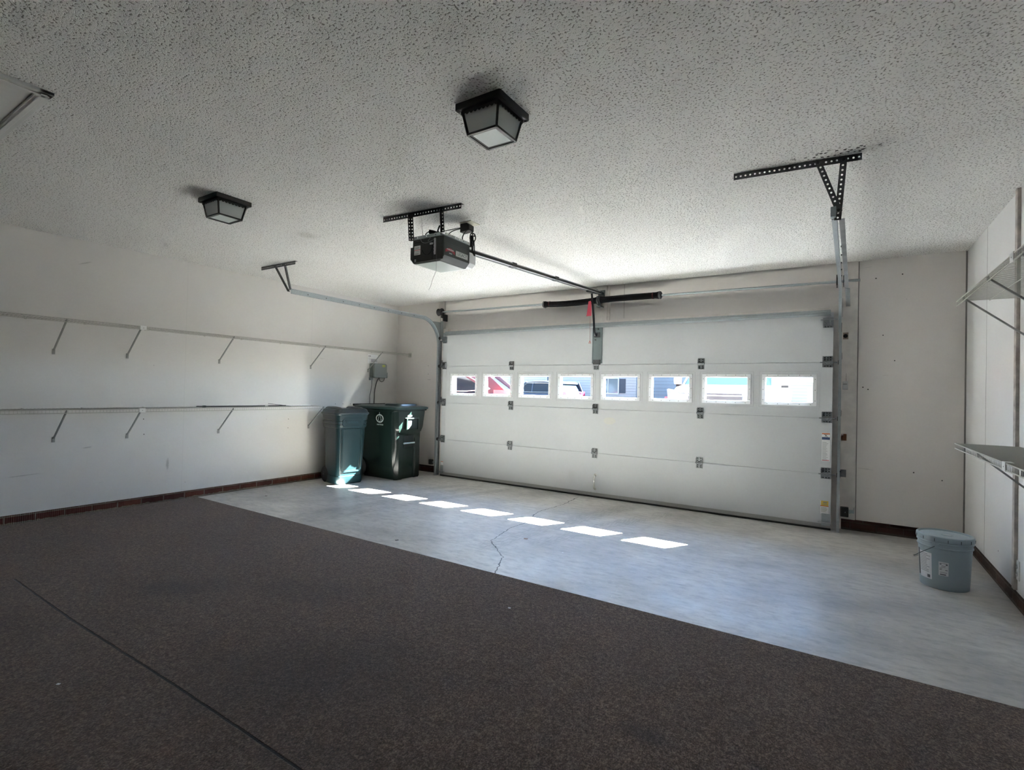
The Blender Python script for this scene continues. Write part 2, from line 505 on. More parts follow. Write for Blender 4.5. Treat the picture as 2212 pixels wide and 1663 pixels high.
def brick_mat(name, plane, c1, c2, mort, ribs=True):
    k = NT(name, 0.9, 0.15)
    sx = k.n('SeparateXYZ', {0: k.co})
    i = {'yz': (1, 2), 'xz': (0, 2)}[plane]
    cv = k.n('CombineXYZ', {0: sx.outputs[i[0]], 1: k.math('ADD', sx.outputs[i[1]], 0.0)}).outputs[0]
    b = k.n('TexBrick', {'Vector': cv, 'Color1': (*c1, 1), 'Color2': (*c2, 1), 'Mortar': (*mort, 1), 'Scale': 1.0, 'Mortar Size': 0.006, 'Brick Width': 0.205, 'Row Height': 0.075, 'Mortar Smooth': 0.3})
    base = b.outputs[0]
    grime = k.noise(13, 5, .6)
    base = k.mix(k.math('MULTIPLY', k.ramp(grime, [(0.45, 0.0), (0.65, 1.0)]), 0.55), base, tuple(c * 0.5 for c in c1))
    # mortar smeared where the brick meets the slab
    low = k.math('LESS_THAN', k.math('ADD', sx.outputs[2], k.math('MULTIPLY', k.noise(24, 4), 0.03)), 0.034)
    base = k.mix(low, base, mort)
    k.col(base)
    h = k.math('ADD', k.math('MULTIPLY', b.outputs['Fac'], -1.0), k.math('MULTIPLY', k.noise(60, 3), 0.5))
    if ribs:
        wv = k.n('TexWave', {'Vector': cv, 'Scale': 22.0}, bands_direction='X').outputs['Fac']
        h = k.math('ADD', h, k.math('MULTIPLY', wv, 0.8))
    k.nrm(k.bump(h, 0.8, 0.006))
    return k.m
M_brick_l = brick_mat('ribbed_red_brick', 'yz', (0.15, 0.055, 0.038), (0.085, 0.035, 0.028), (0.20, 0.165, 0.135))
M_brick_r = brick_mat('dark_brick_side', 'yz', (0.065, 0.036, 0.027), (0.045, 0.03, 0.025), (0.10, 0.085, 0.07), False)
M_brick_f = brick_mat('dark_brick', 'xz', (0.055, 0.022, 0.018), (0.035, 0.018, 0.015), (0.06, 0.05, 0.042), False)
M_pine = mat('bare_sill_wood', (0.25, 0.13, 0.07), 0.8, var=0.3, vscale=10)

# ---------------------------------------------------------------- room shell
def struct(o): o['kind'] = 'structure'; return o
struct(MB().box((LX - .3, YB - .2, -.2), (RX + .3, 0.30, 0)).build('floor', M_floor))
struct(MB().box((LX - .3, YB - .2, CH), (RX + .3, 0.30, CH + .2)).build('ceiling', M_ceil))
struct(MB().box((LX - .013, YB, .088), (LX, YW, CH)).box((LX - .3, YB - .2, .088), (LX - .013, 0.30, CH)).build('wall_left', M_wall_l))
struct(MB().box((RX, YB, .105), (RX + .013, -0.5925, CH)).box((RX, -0.5875, .105), (RX + .013, YW - .004, CH)).box((RX + .013, YB - .2, .0), (RX + .3, 0.30, CH)).build('wall_right', M_wall_r))
DX0, DX1, DZ = 0.035, 4.842, 2.06
w = MB()
w.box((LX, YW, .10), (-.0, YW + .012, CH)).box((LX - .0, YW + .012, 0), (DX0, 0.30, CH))
w.box((DX0, YW, DZ), (5.062, YW + .012, CH)).box((DX0, YW + .012, DZ), (DX1, 0.30, CH))
w.box((-.0, YW, .10), (DX0, YW + .012, CH))
w.box((DX1, YW, .105), (5.062, YW + .012, DZ))
w.box((5.067, YW, .105), (RX - .003, YW + .012, CH)).box((DX1, YW + .012, 0), (RX + .3, 0.30, CH))
struct(w.build('wall_front', M_wall_f))
struct(MB().box((LX - 1.2, .30, -.02), (-.08, .40, 2.75)).box((4.93, .30, -.02), (RX + 1.0, .40, 2.75)).box((-.08, .30, DZ + .02), (4.93, .40, 2.75)).build('wall_outside_added', mat('added_dark_brick', (.09, .04, .03), .9, var=.2, vscale=12)))  # unseen outer wall, added in dark brick to cut bounce onto the cars
struct(MB().box((LX - .3, YB - .2, 0), (RX + .3, YB, CH)).build('wall_back', M_wall_b))
struct(MB().box((LX - .3, YB, 0), (LX - .008, YW, .082)).box((LX - .02, YB, .082), (LX - .002, YW, .088)).build('baseboard_left', M_brick_l))
struct(MB().box((RX + .006, YB, 0), (RX + .012, YW, .105)).build('baseboard_right', M_brick_r))
struct(MB().box((LX, YW + .004, 0), (-.11, YW + .011, .10)).box((4.95, YW + .004, 0), (RX, YW + .011, .105)).build('baseboard_front', M_brick_f))
# jamb boards round the door, boards above it
struct(MB().box((-.075, .055, 0), (DX0 + .015, YW, DZ + .10)).build('trim_1', M_trimw, bevel=.003))
struct(MB().box((DX1 - .015, .055, 0), (4.925, YW, DZ + .10)).build('trim_2', M_trimw, bevel=.003))
struct(MB().box((DX0 + .015, .055, DZ - .02), (DX1 - .015, YW, DZ + .055)).box((DX0 + .015, .095, DZ + .055), (DX1 - .015, YW, DZ + .085)).build('trim_3', M_trimw, bevel=.003))
struct(MB().box((2.375, .10, DZ + .085), (2.515, YW, CH)).box((2.515, .115, DZ + .085), (2.545, YW, CH)).build('trim_4', M_trimw, bevel=.003))
struct(MB().box((-.215, .115, 2.17), (-.10, YW, CH)).box((-.10, .10, 2.17), (-.07, YW, CH)).build('trim_5', M_trimw, bevel=.003))
struct(MB().box((4.93, .12, 0.105), (5.062, YW, CH)).build('trim_6', M_trimw, bevel=.002))
struct(MB().box((RX - .018, -1.462, .115), (RX, -1.415, CH)).build('trim_7', M_stud, bevel=.002))
o = MB().box((LX - .001, YB, 0), (RX + .003, -2.855, .007)).build('carpet', M_carpet)
tag(o, 'dark brown low-pile carpet covering the near part of the garage slab', 'carpet')
# ---------------------------------------------------------------- garage door
M_door = NT('door_enamel', 0.42, 0.4)
_b = M_door.ramp(M_door.noise(0.8, 4, .6), [(0.3, (0.56, 0.58, 0.595)), (0.7, (0.61, 0.63, 0.645))])
_v = M_door.n('TexVoronoi', {'Vector': M_door.co, 'Scale': 5.0}).outputs['Distance']
_b = M_door.mix(M_door.math('MULTIPLY', M_door.math('MULTIPLY', M_door.math('LESS_THAN', _v, .018), M_door.math('GREATER_THAN', M_door.noise(2, 2), .55)), .6), _b, (.25, .24, .22))
_b = M_door.mix(M_door.math('MULTIPLY', M_door.blob(2.62, .93, .075, .042, soft=.12, wob=.03, plane='xz'), .5), _b, (.66, .65, .56))
_b = M_door.mix(M_door.math('MULTIPLY', M_door.blob(2.13, .22, .05, .07, soft=.8, plane='xz'), .2), _b, (.4, .4, .4))
M_door.col(_b)
M_door.nrm(M_door.bump(M_door.noise(90, 3), .06, .002))
M_door = M_door.m
M_white = mat('white_plastic', (0.86, 0.87, 0.88), 0.35, var=.03)
def glowing_plastic():
    # thin white plastic lets some daylight through
    m = mat('window_frame_plastic', (0.86, 0.87, 0.88), 0.35)
    t = m.node_tree
    p = t.nodes['Principled BSDF']
    o = t.nodes['Material Output']
    tl = t.nodes.new('ShaderNodeBsdfTranslucent')
    tl.inputs[0].default_value = (.82, .88, .95, 1)
    mx = t.nodes.new('ShaderNodeMixShader')
    mx.inputs[0].default_value = .12
    t.links.new(p.outputs[0], mx.inputs[1])
    t.links.new(tl.outputs[0], mx.inputs[2])
    t.links.new(mx.outputs[0], o.inputs[0])
    return m
M_winf = glowing_plastic()
M_galv = mat('galvanised_steel', (0.40, 0.44, 0.46), 0.36, metal=.85, var=.06, vscale=60)
M_galvd = mat('dull_zinc', (0.15, 0.155, 0.16), 0.5, metal=.7, var=.25, vscale=60)
M_zinc = mat('zinc_hinge', (0.27, 0.29, 0.30), 0.42, metal=.7, var=.3, vscale=90)
M_hole = mat('dark_hole', (0.012, 0.012, 0.013), 0.8)
M_skin = mat('added_brown_skin', (.07, .055, .045), .6)  # unseen outer face, kept dark to limit light bounced outside
M_rubber = mat('black_rubber', (0.02, 0.02, 0.021), 0.6)
M_black = mat('black_metal', (0.018, 0.019, 0.02), 0.4, metal=.3)
M_chrome = mat('worn_chrome', (0.75, 0.74, 0.70), 0.2, metal=1)

def glass_mat():
    m = bpy.data.materials.new('window_glass')
    m.use_nodes = True
    t = m.node_tree
    t.nodes.clear()
    o = t.nodes.new('ShaderNodeOutputMaterial')
    mx = t.nodes.new('ShaderNodeMixShader')
    tr = t.nodes.new('ShaderNodeBsdfTransparent')
    tr.inputs[0].default_value = (.95, .97, .97, 1)
    gl = t.nodes.new('ShaderNodeBsdfGlossy')
    gl.inputs['Roughness'].default_value = .03
    lw = t.nodes.new('ShaderNodeLayerWeight')
    lw.inputs[0].default_value = 0.5
    pw = t.nodes.new('ShaderNodeMath')
    pw.operation = 'POWER'
    pw.inputs[1].default_value = 4.0
    t.links.new(lw.outputs['Facing'], pw.inputs[0])
    ml = t.nodes.new('ShaderNodeMath')
    ml.operation = 'MULTIPLY_ADD'
    ml.inputs[1].default_value = 0.9
    ml.inputs[2].default_value = 0.05
    t.links.new(pw.outputs[0], ml.inputs[0])
    t.links.new(ml.outputs[0], mx.inputs[0])
    t.links.new(tr.outputs[0], mx.inputs[1])
    t.links.new(gl.outputs[0], mx.inputs[2])
    t.links.new(mx.outputs[0], o.inputs[0])
    return m
M_glass = glass_mat()

door = thing('door_1', (2.438, 0, 0), 'white sectional garage door with a row of eight windows', 'garage door', kind='structure')
W0, W1 = 0.01, 4.867
T = 0.045
ZJ = [0.035, .533, 1.067, 1.6, 2.085]
WIN = [(0.17 + .5836 * i, 0.17 + .5836 * i + .482) for i in range(8)]
WZ0, WZ1 = 1.178, 1.490
for i in range(4):
    z0, z1 = ZJ[i] + .002, ZJ[i + 1] - .002
    b = MB()
    if i != 2:
        b.box((W0, 0, z0), (W1, T, z1))
    else:
        h0, h1 = WZ0 + .015, WZ1 - .015
        b.box((W0, 0, z0), (W1, T, h0)).box((W0, 0, h1), (W1, T, z1))
        xs = [W0] + [v for a, c in WIN for v in (a + .015, c - .015)] + [W1]
        for a, c in zip(xs[::2], xs[1::2]):
            b.box((a, 0, h0), (c, T, h1))
        # pressed groove lines round each window
        for a, c in WIN:
            g = .022
            for p, q in (((a - g, WZ1 + g), (c + g, WZ1 + g + .004)), ((a - g, WZ0 - g - .004), (c + g, WZ0 - g)), ((a - g - .004, WZ0 - g), (a - g, WZ1 + g)), ((c + g, WZ0 - g), (c + g + .004, WZ1 + g))):
                b.box((p[0], -.0022, p[1]), (q[0], 0, q[1]))
    if i < 3: b.box((W0, .014, z1 - .01), (W1, .034, z1 + .012))  # tongue into the section above
    # end stiles
    b.box((W0, -.0015, z0), (W0 + .075, 0, z1)).box((W1 - .095, -.0015, z0), (W1, 0, z1))
    sec_ = b.build('door_section', M_door, door, bevel=.0025)
    b = MB()  # unseen dark skin, added so the sunlit door throws less light on the cars
    if i != 2:
        b.box((W0, T, z0), (W1, T + .004, z1))
    else:
        b.box((W0, T, z0), (W1, T + .004, h0)).box((W0, T, h1), (W1, T + .004, z1))
        for a, c in zip(xs[::2], xs[1::2]):
            b.box((a, T, h0), (c, T + .004, h1))
    b.build('added_dark_skin', M_skin, sec_)
for i, (a, c) in enumerate(WIN):
    b = MB()
    fw = .034
    # inner frame proud of the door, with a reveal through its thickness
    for (x0, zz0, x1, zz1) in ((a, WZ1 - fw, c, WZ1), (a, WZ0, c, WZ0 + fw), (a, WZ0 + fw, a + fw, WZ1 - fw), (c - fw, WZ0 + fw, c, WZ1 - fw)):
        b.box((x0, -.009, zz0), (x1, .006, zz1))
        cx, cz = (x0 + x1) / 2, (zz0 + zz1) / 2
        b.box((x0 + (.016 if x0 == a else 0), .006, zz0 + (.016 if zz0 == WZ0 else 0)), (x1 - (.016 if x1 == c else 0), T + .006, zz1 - (.016 if zz1 == WZ1 else 0)))
    f = b.build('window_frame', M_winf, door, bevel=.002)
    s = MB()
    for k_ in range(5):
        x = a + .05 + (c - a - .10) * k_ / 4
        for zz in (WZ0 + .013, WZ1 - .013):
            s.lathe([(0, -.0108), (.0035, -.0105), (.0038, -.009)], (x, 0, zz), 8, 'y')
    for k_ in range(3):
        for x in (a + .013, c - .013):
            s.lathe([(0, -.0108), (.0035, -.0105), (.0038, -.009)], (x, 0, WZ0 + .05 + .105 * k_), 8, 'y')
    s.build('screw', M_galvd, f)
    MB().box((a + fw - .008, .028, WZ0 + fw - .008), (c - fw + .008, .031, WZ1 - fw + .008)).build('glass_pane', M_glass, f)

def hinge(x, z):
    b = MB()
    b.box((x - .033, -.006, z + .004), (x + .033, 0, z + .060))
    b.box((x - .033, -.006, z - .060), (x + .033, 0, z - .004))
    b.box((x - .033, -.022, z - .012), (x - .030, 0, z + .05)).box((x + .030, -.022, z - .012), (x + .033, 0, z + .05))
    b.tube([(x - .038, -.016, z), (x + .038, -.016, z)], .009, 10)
    o = b.build('hinge', M_zinc, door)
    h = MB()
    for dx in (-.017, .017):
        for dz in (-.046, -.028, .024, .046):
            h.tube([(x + dx - .005, -.0066, z + dz), (x + dx + .005, -.0066, z + dz)], .0048, 6)
    h.box((x - .026, -.0068, z - .008), (x + .026, -.0055, z - .006)).box((x - .012, -.0068, z + .004), (x + .012, -.0055, z + .014))
    h.build('slot', M_hole, o)
    return o
for z in ZJ[1:4]:
    for x in (1.219, 2.438, 3.657):
        hinge(x, z)

def roller_bracket(x, z, sgn, top=False):
    """sgn -1: left edge, +1: right edge"""
    b = MB()
    x0, x1 = (x, x + .075) if sgn < 0 else (x - .085, x)
    if top:
        b.box((x0, -.004, z - .075), (x1, 0, z + .02))
        for t_ in (0, .32, .64, .96):
            xx = x0 + (x1 - x0) * t_
            b.box((xx, -.030, z - .06), (xx + .004, 0, z + .018))
        b.box((x0, -.030, z - .004), (x1, -.026, z + .018))
    else:
        b.box((x0, -.005, z + .006), (x1, 0, z + .062)).box((x0, -.005, z - .045), (x1, 0, z - .008))
        b.box((x0, -.036, z - .022), (x0 + .004, 0, z + .045)).box((x1 - .004, -.036, z - .022), (x1, 0, z + .045))
        b.box((x0, -.036, z - .020), (x1, -.031, z + .004))
    xr = x + sgn * .035
    b.tube([(x0 - .02 if sgn > 0 else x1 + .004, -.026, z), (xr, -.026, z)], .0055, 8)
    o = b.build('roller_bracket', M_zinc, door)
    h = MB()
    for k_ in range(3):
        for dz in (.026, .048, -.034) if not top else (-.066,):
            xx = x0 + (x1 - x0) * (.22 + .28 * k_)
            h.tube([(xx - .004, -.006, z + dz), (xx + .004, -.006, z + dz)], .005, 6)
    h.build('slot', M_hole, o)
    MB().lathe([(0, -.006), (.019, -.006), (.023, 0), (.019, .006), (0, .006)], (xr + sgn * .012, -.026, z), 16, 'x').build('roller', M_rubber, o)
for z in ZJ[1:4]:
    roller_bracket(W0, z, -1)
    roller_bracket(W1, z, 1)
roller_bracket(W0, 2.01, -1, True)
roller_bracket(W1, 2.01, 1, True)
for x0, x1, s_ in ((W0 + .005, W0 + .06, -1), (W1 - .075, W1 - .005, 1)):
    b = MB().box((x0, -.005, .075), (x1, 0, .155)).box((x0 - (.03 if s_ > 0 else 0), -.03, .07), (x1 + (.03 if s_ < 0 else 0), -.004, .074)).box((x0, -.03, .045), (x1, -.004, .07))
    b.tube([((x0 + x1) / 2, -.012, .125), ((x0 + x1) / 2, 0, .125)], .012, 10)
    b.build('bottom_bracket', M_galv, door, bevel=.001)
# horizontal strut at the top, centre stile, bottom retainer and seal
b = MB()
b.prism([(0, 0), (-.012, 0), (-.030, .012), (-.050, .012), (-.050, .034), (-.030, .034), (-.012, .046), (-.012, .058), (0, .058)], lambda u, v, d: Vector((d, u, 2.048 + v)), .055, 4.845)
b.build('strut', M_galv, door, bevel=.002)
b = MB().box((2.385, -.010, 1.618), (2.51, 0, 2.048)).box((2.385, -.016, 1.618), (2.39, 0, 2.048)).box((2.505, -.016, 1.618), (2.51, 0, 2.048))
st = b.build('center_stile', mat('grey_green_steel', (.27, .33, .33), .5, metal=.5, var=.1), door, bevel=.001)
MB().box((2.40, -.022, 1.60), (2.49, -.006, 1.66)).box((2.41, -.034, 1.93), (2.48, -.006, 1.99)).tube([(2.425, -.03, 1.90), (2.425, -.010, 1.90)], .008).tube([(2.46, -.03, 2.03), (2.46, -.010, 2.03)], .008).build('arm_bracket', M_galvd, st)
MB().box((W0, -.009, .021), (W1, T, .058)).build('bottom_retainer', mat('retainer_aluminium', (.33, .33, .32), .5, metal=.4), door)
MB().prism([(0, 0), (.045, 0), (.052, .010), (.045, .0205), (0, .0205), (-.006, .010)], lambda u, v, d: Vector((d, u, v + .0005)), W0, W1).build('bottom_seal', M_rubber, door)
# lift handle
b = MB()
b.tube([(2.452, -.002, .262), (2.452, -.020, .262), (2.452, -.030, .248), (2.452, -.034, .20), (2.452, -.032, .15), (2.452, -.026, .118), (2.452, -.016, .106), (2.452, -.002, .104)], [.013, .012, .010, .009, .010, .011, .011, .013], 12)
b.lathe([(0, -.006), (.017, -.005), (.020, 0)], (2.452, 0, .268), 16, 'y').lathe([(0, -.006), (.013, -.005), (.016, 0)], (2.452, 0, .100), 16, 'y')
b.build('lift_handle', M_chrome, door, smooth=True)

# stickers along the right stile
M_paper = mat('label_white', (.78, .79, .80), .5)
M_ink = mat('label_ink', (.10, .10, .11), .6)
M_orange = mat('label_orange', (.62, .16, .04), .5)
M_blue = mat('label_blue', (.04, .07, .17), .5)
M_yellow = mat('label_yellow', (.70, .50, .08), .5)
M_red = mat('label_red', (.55, .05, .05), .5)
def label(x0, z0, x1, z1, y, parent, name='warning_label', base=None, parts=()):
    o = MB().box((x0, y - .0004, z0), (x1, y, z1)).build(name, base or M_paper, parent)
    for (a0, c0, a1, c1, m_) in parts:
        MB().box((x0 + (x1 - x0) * a0, y - .0009, z0 + (z1 - z0) * c0), (x0 + (x1 - x0) * a1, y - .0004, z0 + (z1 - z0) * c1)).build('print', m_, o)
    return o
XL = W1 - .082
lb = label(XL, .655, XL + .068, .925, -.0018, door, parts=[(.02, .95, .98, .99, M_orange), (.02, .76, .98, .85, M_blue), (.06, .02, .9, .04, M_red)])
b = MB()
for k_ in range(15):
    z = .665 + .012 * k_
    b.box((XL + .006, -.0027, z), (XL + .006 + .052 * random.uniform(.6, 1), -.0022, z + .0035))
b.build('small_print', mat('faded_print', (.36, .36, .38), .6), lb)
b = MB()  # falling-figure pictogram
b.bar((XL + .022, -.0026, .912), (XL + .036, -.0026, .898), .006, .0004, (0, 1, 0)).bar((XL + .036, -.0026, .898), (XL + .046, -.0026, .886), .005, .0004, (0, 1, 0)).bar((XL + .036, -.0026, .900), (XL + .026, -.0026, .888), .004, .0004, (0, 1, 0)).bar((XL + .03, -.0026, .904), (XL + .045, -.0026, .908), .004, .0004, (0, 1, 0))
b.build('pictogram', M_ink, lb)
lb = label(XL - .004, .150, XL + .064, .275, -.0018, door, parts=[(.0, .58, 1, .64, M_orange), (.08, .64, .98, 1, M_yellow)])
b = MB()
for k_ in range(4):
    b.box((XL + .002, -.0027, .172 + .012 * k_), (XL + .002 + .052 * random.uniform(.7, 1), -.0022, .1755 + .012 * k_))
b.box((XL + .02, -.0029, .252), (XL + .05, -.0024, .266)).box((XL + .012, -.0029, .238), (XL + .055, -.0024, .243))
b.build('small_print', mat('faded_print_b', (.33, .30, .22), .6), lb)
label(W0 + .012, .16, W0 + .055, .21, -.0018, door, parts=[(.0, .85, 1, 1, M_orange)])
# ---------------------------------------------------------------- perforated steel angle
def perf(b, p0, p1, out, w=.034, th=.0022, pitch=.0254, r=.0056):
    """strip from p0 to p1, hanging along 'out' by w, one round hole per pitch"""
    p0, p1, out = Vector(p0), Vector(p1), Vector(out)
    L = (p1 - p0).length
    d = (p1 - p0) / L
    out = (out - d * out.dot(d)).normalized()
    nrm = d.cross(out).normalized() * th
    n = max(1, round(L / pitch))
    s = L / n
    sq = [(-1, -1), (0, -1), (1, -1), (1, 0), (1, 1), (0, 1), (-1, 1), (-1, 0)]
    angs = [math.atan2(y, x) for x, y in sq]
    for i in range(n):
        c = p0 + d * (s * (i + .5)) + out * (w / 2)
        F_, H_, FB, HB = [], [], [], []
        for (x, y), a in zip(sq, angs):
            o_ = c + d * (x * s / 2) + out * (y * w / 2)
            h_ = c + d * (math.cos(a) * r) + out * (math.sin(a) * r)
            F_.append(b.bm.verts.new(o_)); H_.append(b.bm.verts.new(h_))
            FB.append(b.bm.verts.new(o_ + nrm)); HB.append(b.bm.verts.new(h_ + nrm))
        for k in range(8):
            j = (k + 1) % 8
            b.bm.faces.new((F_[k], F_[j], H_[j], H_[k]))
            b.bm.faces.new((FB[j], FB[k], HB[k], HB[j]))
            b.bm.faces.new((H_[k], H_[j], HB[j], HB[k]))
            b.bm.faces.new((F_[j], F_[k], FB[k], FB[j]))
    return b
def angle_iron(p0, p1, out, side, w=.034, w2=.032, perf2=False):
    b = MB()
    perf(b, p0, p1, out, w)
    if perf2:
        perf(b, p0, p1, side, w2)
    else:
        p0, p1, side = Vector(p0), Vector(p1), Vector(side)
        d = (p1 - p0).normalized()
        side = (side - d * side.dot(d)).normalized()
        n_ = d.cross(side).normalized() * .0022
        b._new([p0, p1, p1 + side * w2, p0 + side * w2, p0 + n_, p1 + n_, p1 + side * w2 + n_, p0 + side * w2 + n_],
               [(0, 1, 2, 3), (7, 6, 5, 4), (0, 4, 5, 1), (1, 5, 6, 2), (2, 6, 7, 3), (3, 7, 4, 0)])
    return b
M_perf = mat('dark_galvanised_angle', (.085, .088, .09), .5, metal=.55, var=.2, vscale=20)
M_perfl = mat('grey_galvanised_angle', (.20, .205, .21), .48, metal=.6, var=.2, vscale=20)
Z = Vector((0, 0, 1))
zc = CH - .001

def bolt(b, p, ax='y', r=.009, h=.008):
    b.lathe([(0, -h), (r, -h), (r, h), (0, h)], p, 6, ax)
def bolts(parent, m_, pts, ax='y', r=.009, h=.008, name='bolt'):
    first = None
    for p in pts:
        if first is None:
            b = MB()
            bolt(b, (0, 0, 0), ax, r, h)
            first = o = b.build(name, m_)
        else:
            o = first.copy()
            COL.objects.link(o)
        o.location = p
        o.parent = parent
        o.matrix_parent_inverse = wm(parent).inverted()

# right track hanger
t = thing('track_hanger', (4.9, -2.49, CH), 'black perforated angle hanger above the right end track, sooty ceiling beside it', 'bracket')
angle_iron((4.385, -2.517, zc), (5.018, -2.468, zc), (0, 0, -1), (0, 1, 0), .036).build('ceiling_angle', M_perf, t)
angle_iron((4.80, -2.470, CH - .006), (4.905, -2.452, 2.275), (1, 0, .25), (0, .9, .4), .030, .024).build('brace', M_perf, t)
angle_iron((4.950, -2.462, CH - .008), (4.925, -2.455, 2.235), (-1, 0, 0), (0, 1, 0), .030, .024).build('strut', M_perf, t)
bolts(t, M_black, [(4.815, -2.485, 2.560), (4.915, -2.465, 2.285), (4.935, -2.470, 2.556)])
# left track hanger
t = thing('track_hanger', (-.22, -2.495, CH), 'small grey perforated angle hanger above the left end of the left track', 'bracket')
angle_iron((-.531, -2.497, zc), (.083, -2.494, zc), (0, 0, -1), (0, 1, 0), .036).build('ceiling_angle', M_perf, t)
angle_iron((-.325, -2.474, CH - .008), (-.10, -2.452, 2.275), (1, 0, .45), (0, 1, 0), .030, .028, True).build('brace', M_perf, t)
angle_iron((-.150, -2.474, CH - .008), (-.07, -2.452, 2.290), (1, 0, 0), (0, 1, 0), .026, .028, True).build('strut', M_perfl, t)
bolts(t, M_black, [(-.30, -2.487, 2.560), (-.075, -2.462, 2.285), (-.135, -2.487, 2.558)])

# ---------------------------------------------------------------- tracks
def sweep_track(name, web_x, s, path, parent, drift=0.0):
    """C channel; web at web_x, flanges reach by s (sign) towards the door"""
    prof = [(0, -.025), (.024, -.025), (.024, -.020), (.0022, -.020), (.0022, .020), (.024, .020), (.024, .025), (0, .025)]
    rings = []
    n = len(path)
    for i, (y, z) in enumerate(path):
        y0, z0 = path[max(i - 1, 0)]
        y1, z1 = path[min(i + 1, n - 1)]
        dy, dz = y1 - y0, z1 - z0
        L = math.hypot(dy, dz)
        ny, nz = -dz / L, dy / L
        xo = web_x + drift * max(0, min(1, (-y - .4) / 2.05))
        rings.append([Vector((xo + s * u, y + ny * v, z + nz * v)) for u, v in prof])
    return MB().loft(rings).build(name, M_galv, parent, smooth=30)
def track(side, zh, yend, lab):
    s = 1 if side < 0 else -1
    wx = -.062 if side < 0 else 4.937
    t = thing('door_track', (wx, -.03, 0), lab, 'track')
    rad = .37
    sweep_track('vertical_track', wx, s, [(-.030, .002), (-.030, zh - rad - .01)], t)
    arc = [(-.030 - rad * (1 - math.cos(a)), zh - rad + rad * math.sin(a)) for a in [R(3 + 87 * k / 14) for k in range(15)]]
    sweep_track('horizontal_track', wx + (0 if side < 0 else -.006), s, [(-.030, zh - rad - .008)] + arc + [(yend * .5, zh + .002), (yend, zh + .005)], t, 0 if side < 0 else -.024)
    # jamb brackets
    for z in (.54, 1.12, 1.66):
        b = MB()
        if side > 0:
            b.box((wx, -.035, z - .03), (wx + .003, .051, z + .03))
            if z < 1: b.box((wx + .002, .112, z - .035), (wx + .048, .119, z + .035))
            b.box((wx - .0, .05, z - .02), (wx + .004, .118, z + .02))
        else:
            b.box((wx - .003, -.035, z - .03), (wx, .054, z + .03)).box((wx - .012, .050, z - .03), (wx + .03, .054, z + .03))
        b.build('jamb_bracket', M_perfl, t)
    bolts(t, M_galvd, [(wx + (-.006 if side > 0 else 0) + s * .003, -.55 - k * .24, zh + .003) for k in range(8)], 'x', .006, .004, 'track_bolt')
    return t, wx
t, wx = track(-1, 2.272, -2.44, 'galvanised steel door track with a curved corner at the left of the garage door')
# wall angle and flag bracket of the left track
MB().prism([(-.16, 2.245), (-.035, 2.25), (.035, 2.25), (.035, 2.02), (-.005, 2.02), (-.05, 2.10), (-.11, 2.18), (-.22, 2.24), (-.42, 2.285), (-.42, 2.30), (-.2, 2.27)], lambda u, v, d: Vector((d, u, v)), -.070, -.066).box((-.070, .030, 2.0), (-.02, .034, 2.27)).build('flag_bracket', mat('grey_plate', (.30, .32, .31), .5, metal=.5, var=.1), t)
MB().box((-.064, .020, .0), (-.060, .055, 1.98)).build('wall_angle', M_galvd, t)
t, wx = track(1, 2.262, -2.45, 'galvanised steel door track seen end-on at the right of the garage door')
MB().box((4.931, .02, .0), (4.935, .055, 1.98)).build('wall_angle', M_galvd, t)
MB().box((4.936, -.08, 2.02), (4.940, .116, 2.20)).build('flag_bracket', M_galv, t)
b = angle_iron((4.918, -2.44, 2.245), (4.955, -.55, 2.205), (0, 0, 1), (1, 0, 0), .034, .026).build('stiffener_angle', mat('worn_angle', (.19, .20, .205), .5, metal=.6, var=.25), t)
angle_iron((4.955, -.55, 2.203), (4.966, .10, 2.148), (0, 0, 1), (1, 0, 0), .034, .034, True).build('stiffener_end', M_galv, t)
MB().box((4.878, -2.485, 2.250), (4.904, -2.45, 2.305)).build('end_plate', M_galv, t, bevel=.001)

# ---------------------------------------------------------------- torsion spring assembly
M_spring = mat('blackened_spring_steel', (.016, .0155, .018), .38, metal=.6)
t = thing('torsion_spring_shaft', (2.44, .02, 2.39), 'long steel torsion shaft with two black coil springs above the garage door', 'spring')
SZ = 2.388
MB().tube([(-.125, .02, SZ + .014), (2.44, .02, SZ), (5.075, .02, SZ - .014)], .0127, 12).build('shaft', M_galv, t, smooth=True)
MB().lathe([(.010, -.005), (.0105, .04)], (5.033, .02, SZ - .014), 12, 'x').build('shaft_end', M_hole, t)
def spring(x0, x1, sag):
    prof_n = int((x1 - x0) / .0075)
    b = MB()
    rings = []
    for i in range(prof_n * 2 + 1):
        u = i / (prof_n * 2)
        x = x0 + (x1 - x0) * u
        r = .034 if i % 2 else .0375
        zc_ = SZ - sag * math.sin(math.pi * min(u, 1)) 
        e = 1 + .18 * max(0, 1 - min(abs(u), abs(1 - u)) * 22)
        rings.append([Vector((x, .02 + r * e * math.cos(a), zc_ + r * e * math.sin(a))) for a in [2 * math.pi * k / 16 for k in range(16)]])
    b.loft(rings)
    return b.build('coil_spring', M_spring, t, smooth=60)
spring(1.70, 2.425, .012)
spring(2.470, 3.175, -.002)
for x in (1.685, 3.19):
    b = MB()
    b.lathe([(.013, -.02), (.030, -.02), (.043, -.008), (.043, .008), (.030, .018), (.013, .02)], (x, .02, SZ), 16, 'x')
    for a in range(4):
        b.lathe([(0, -.048), (.007, -.048), (.007, -.03), (0, -.03)], (x, .02, SZ), 6, 'y') if a == 0 else None
    for a in range(4):
        c, s_ = math.cos(a * math.pi / 2 + .6) * .047, math.sin(a * math.pi / 2 + .6) * .047
        b.tube([(x, .02 + c * .7, SZ + s_ * .7), (x, .02 + c, SZ + s_)], .007, 6)
    b.build('winding_cone', M_galvd, t)
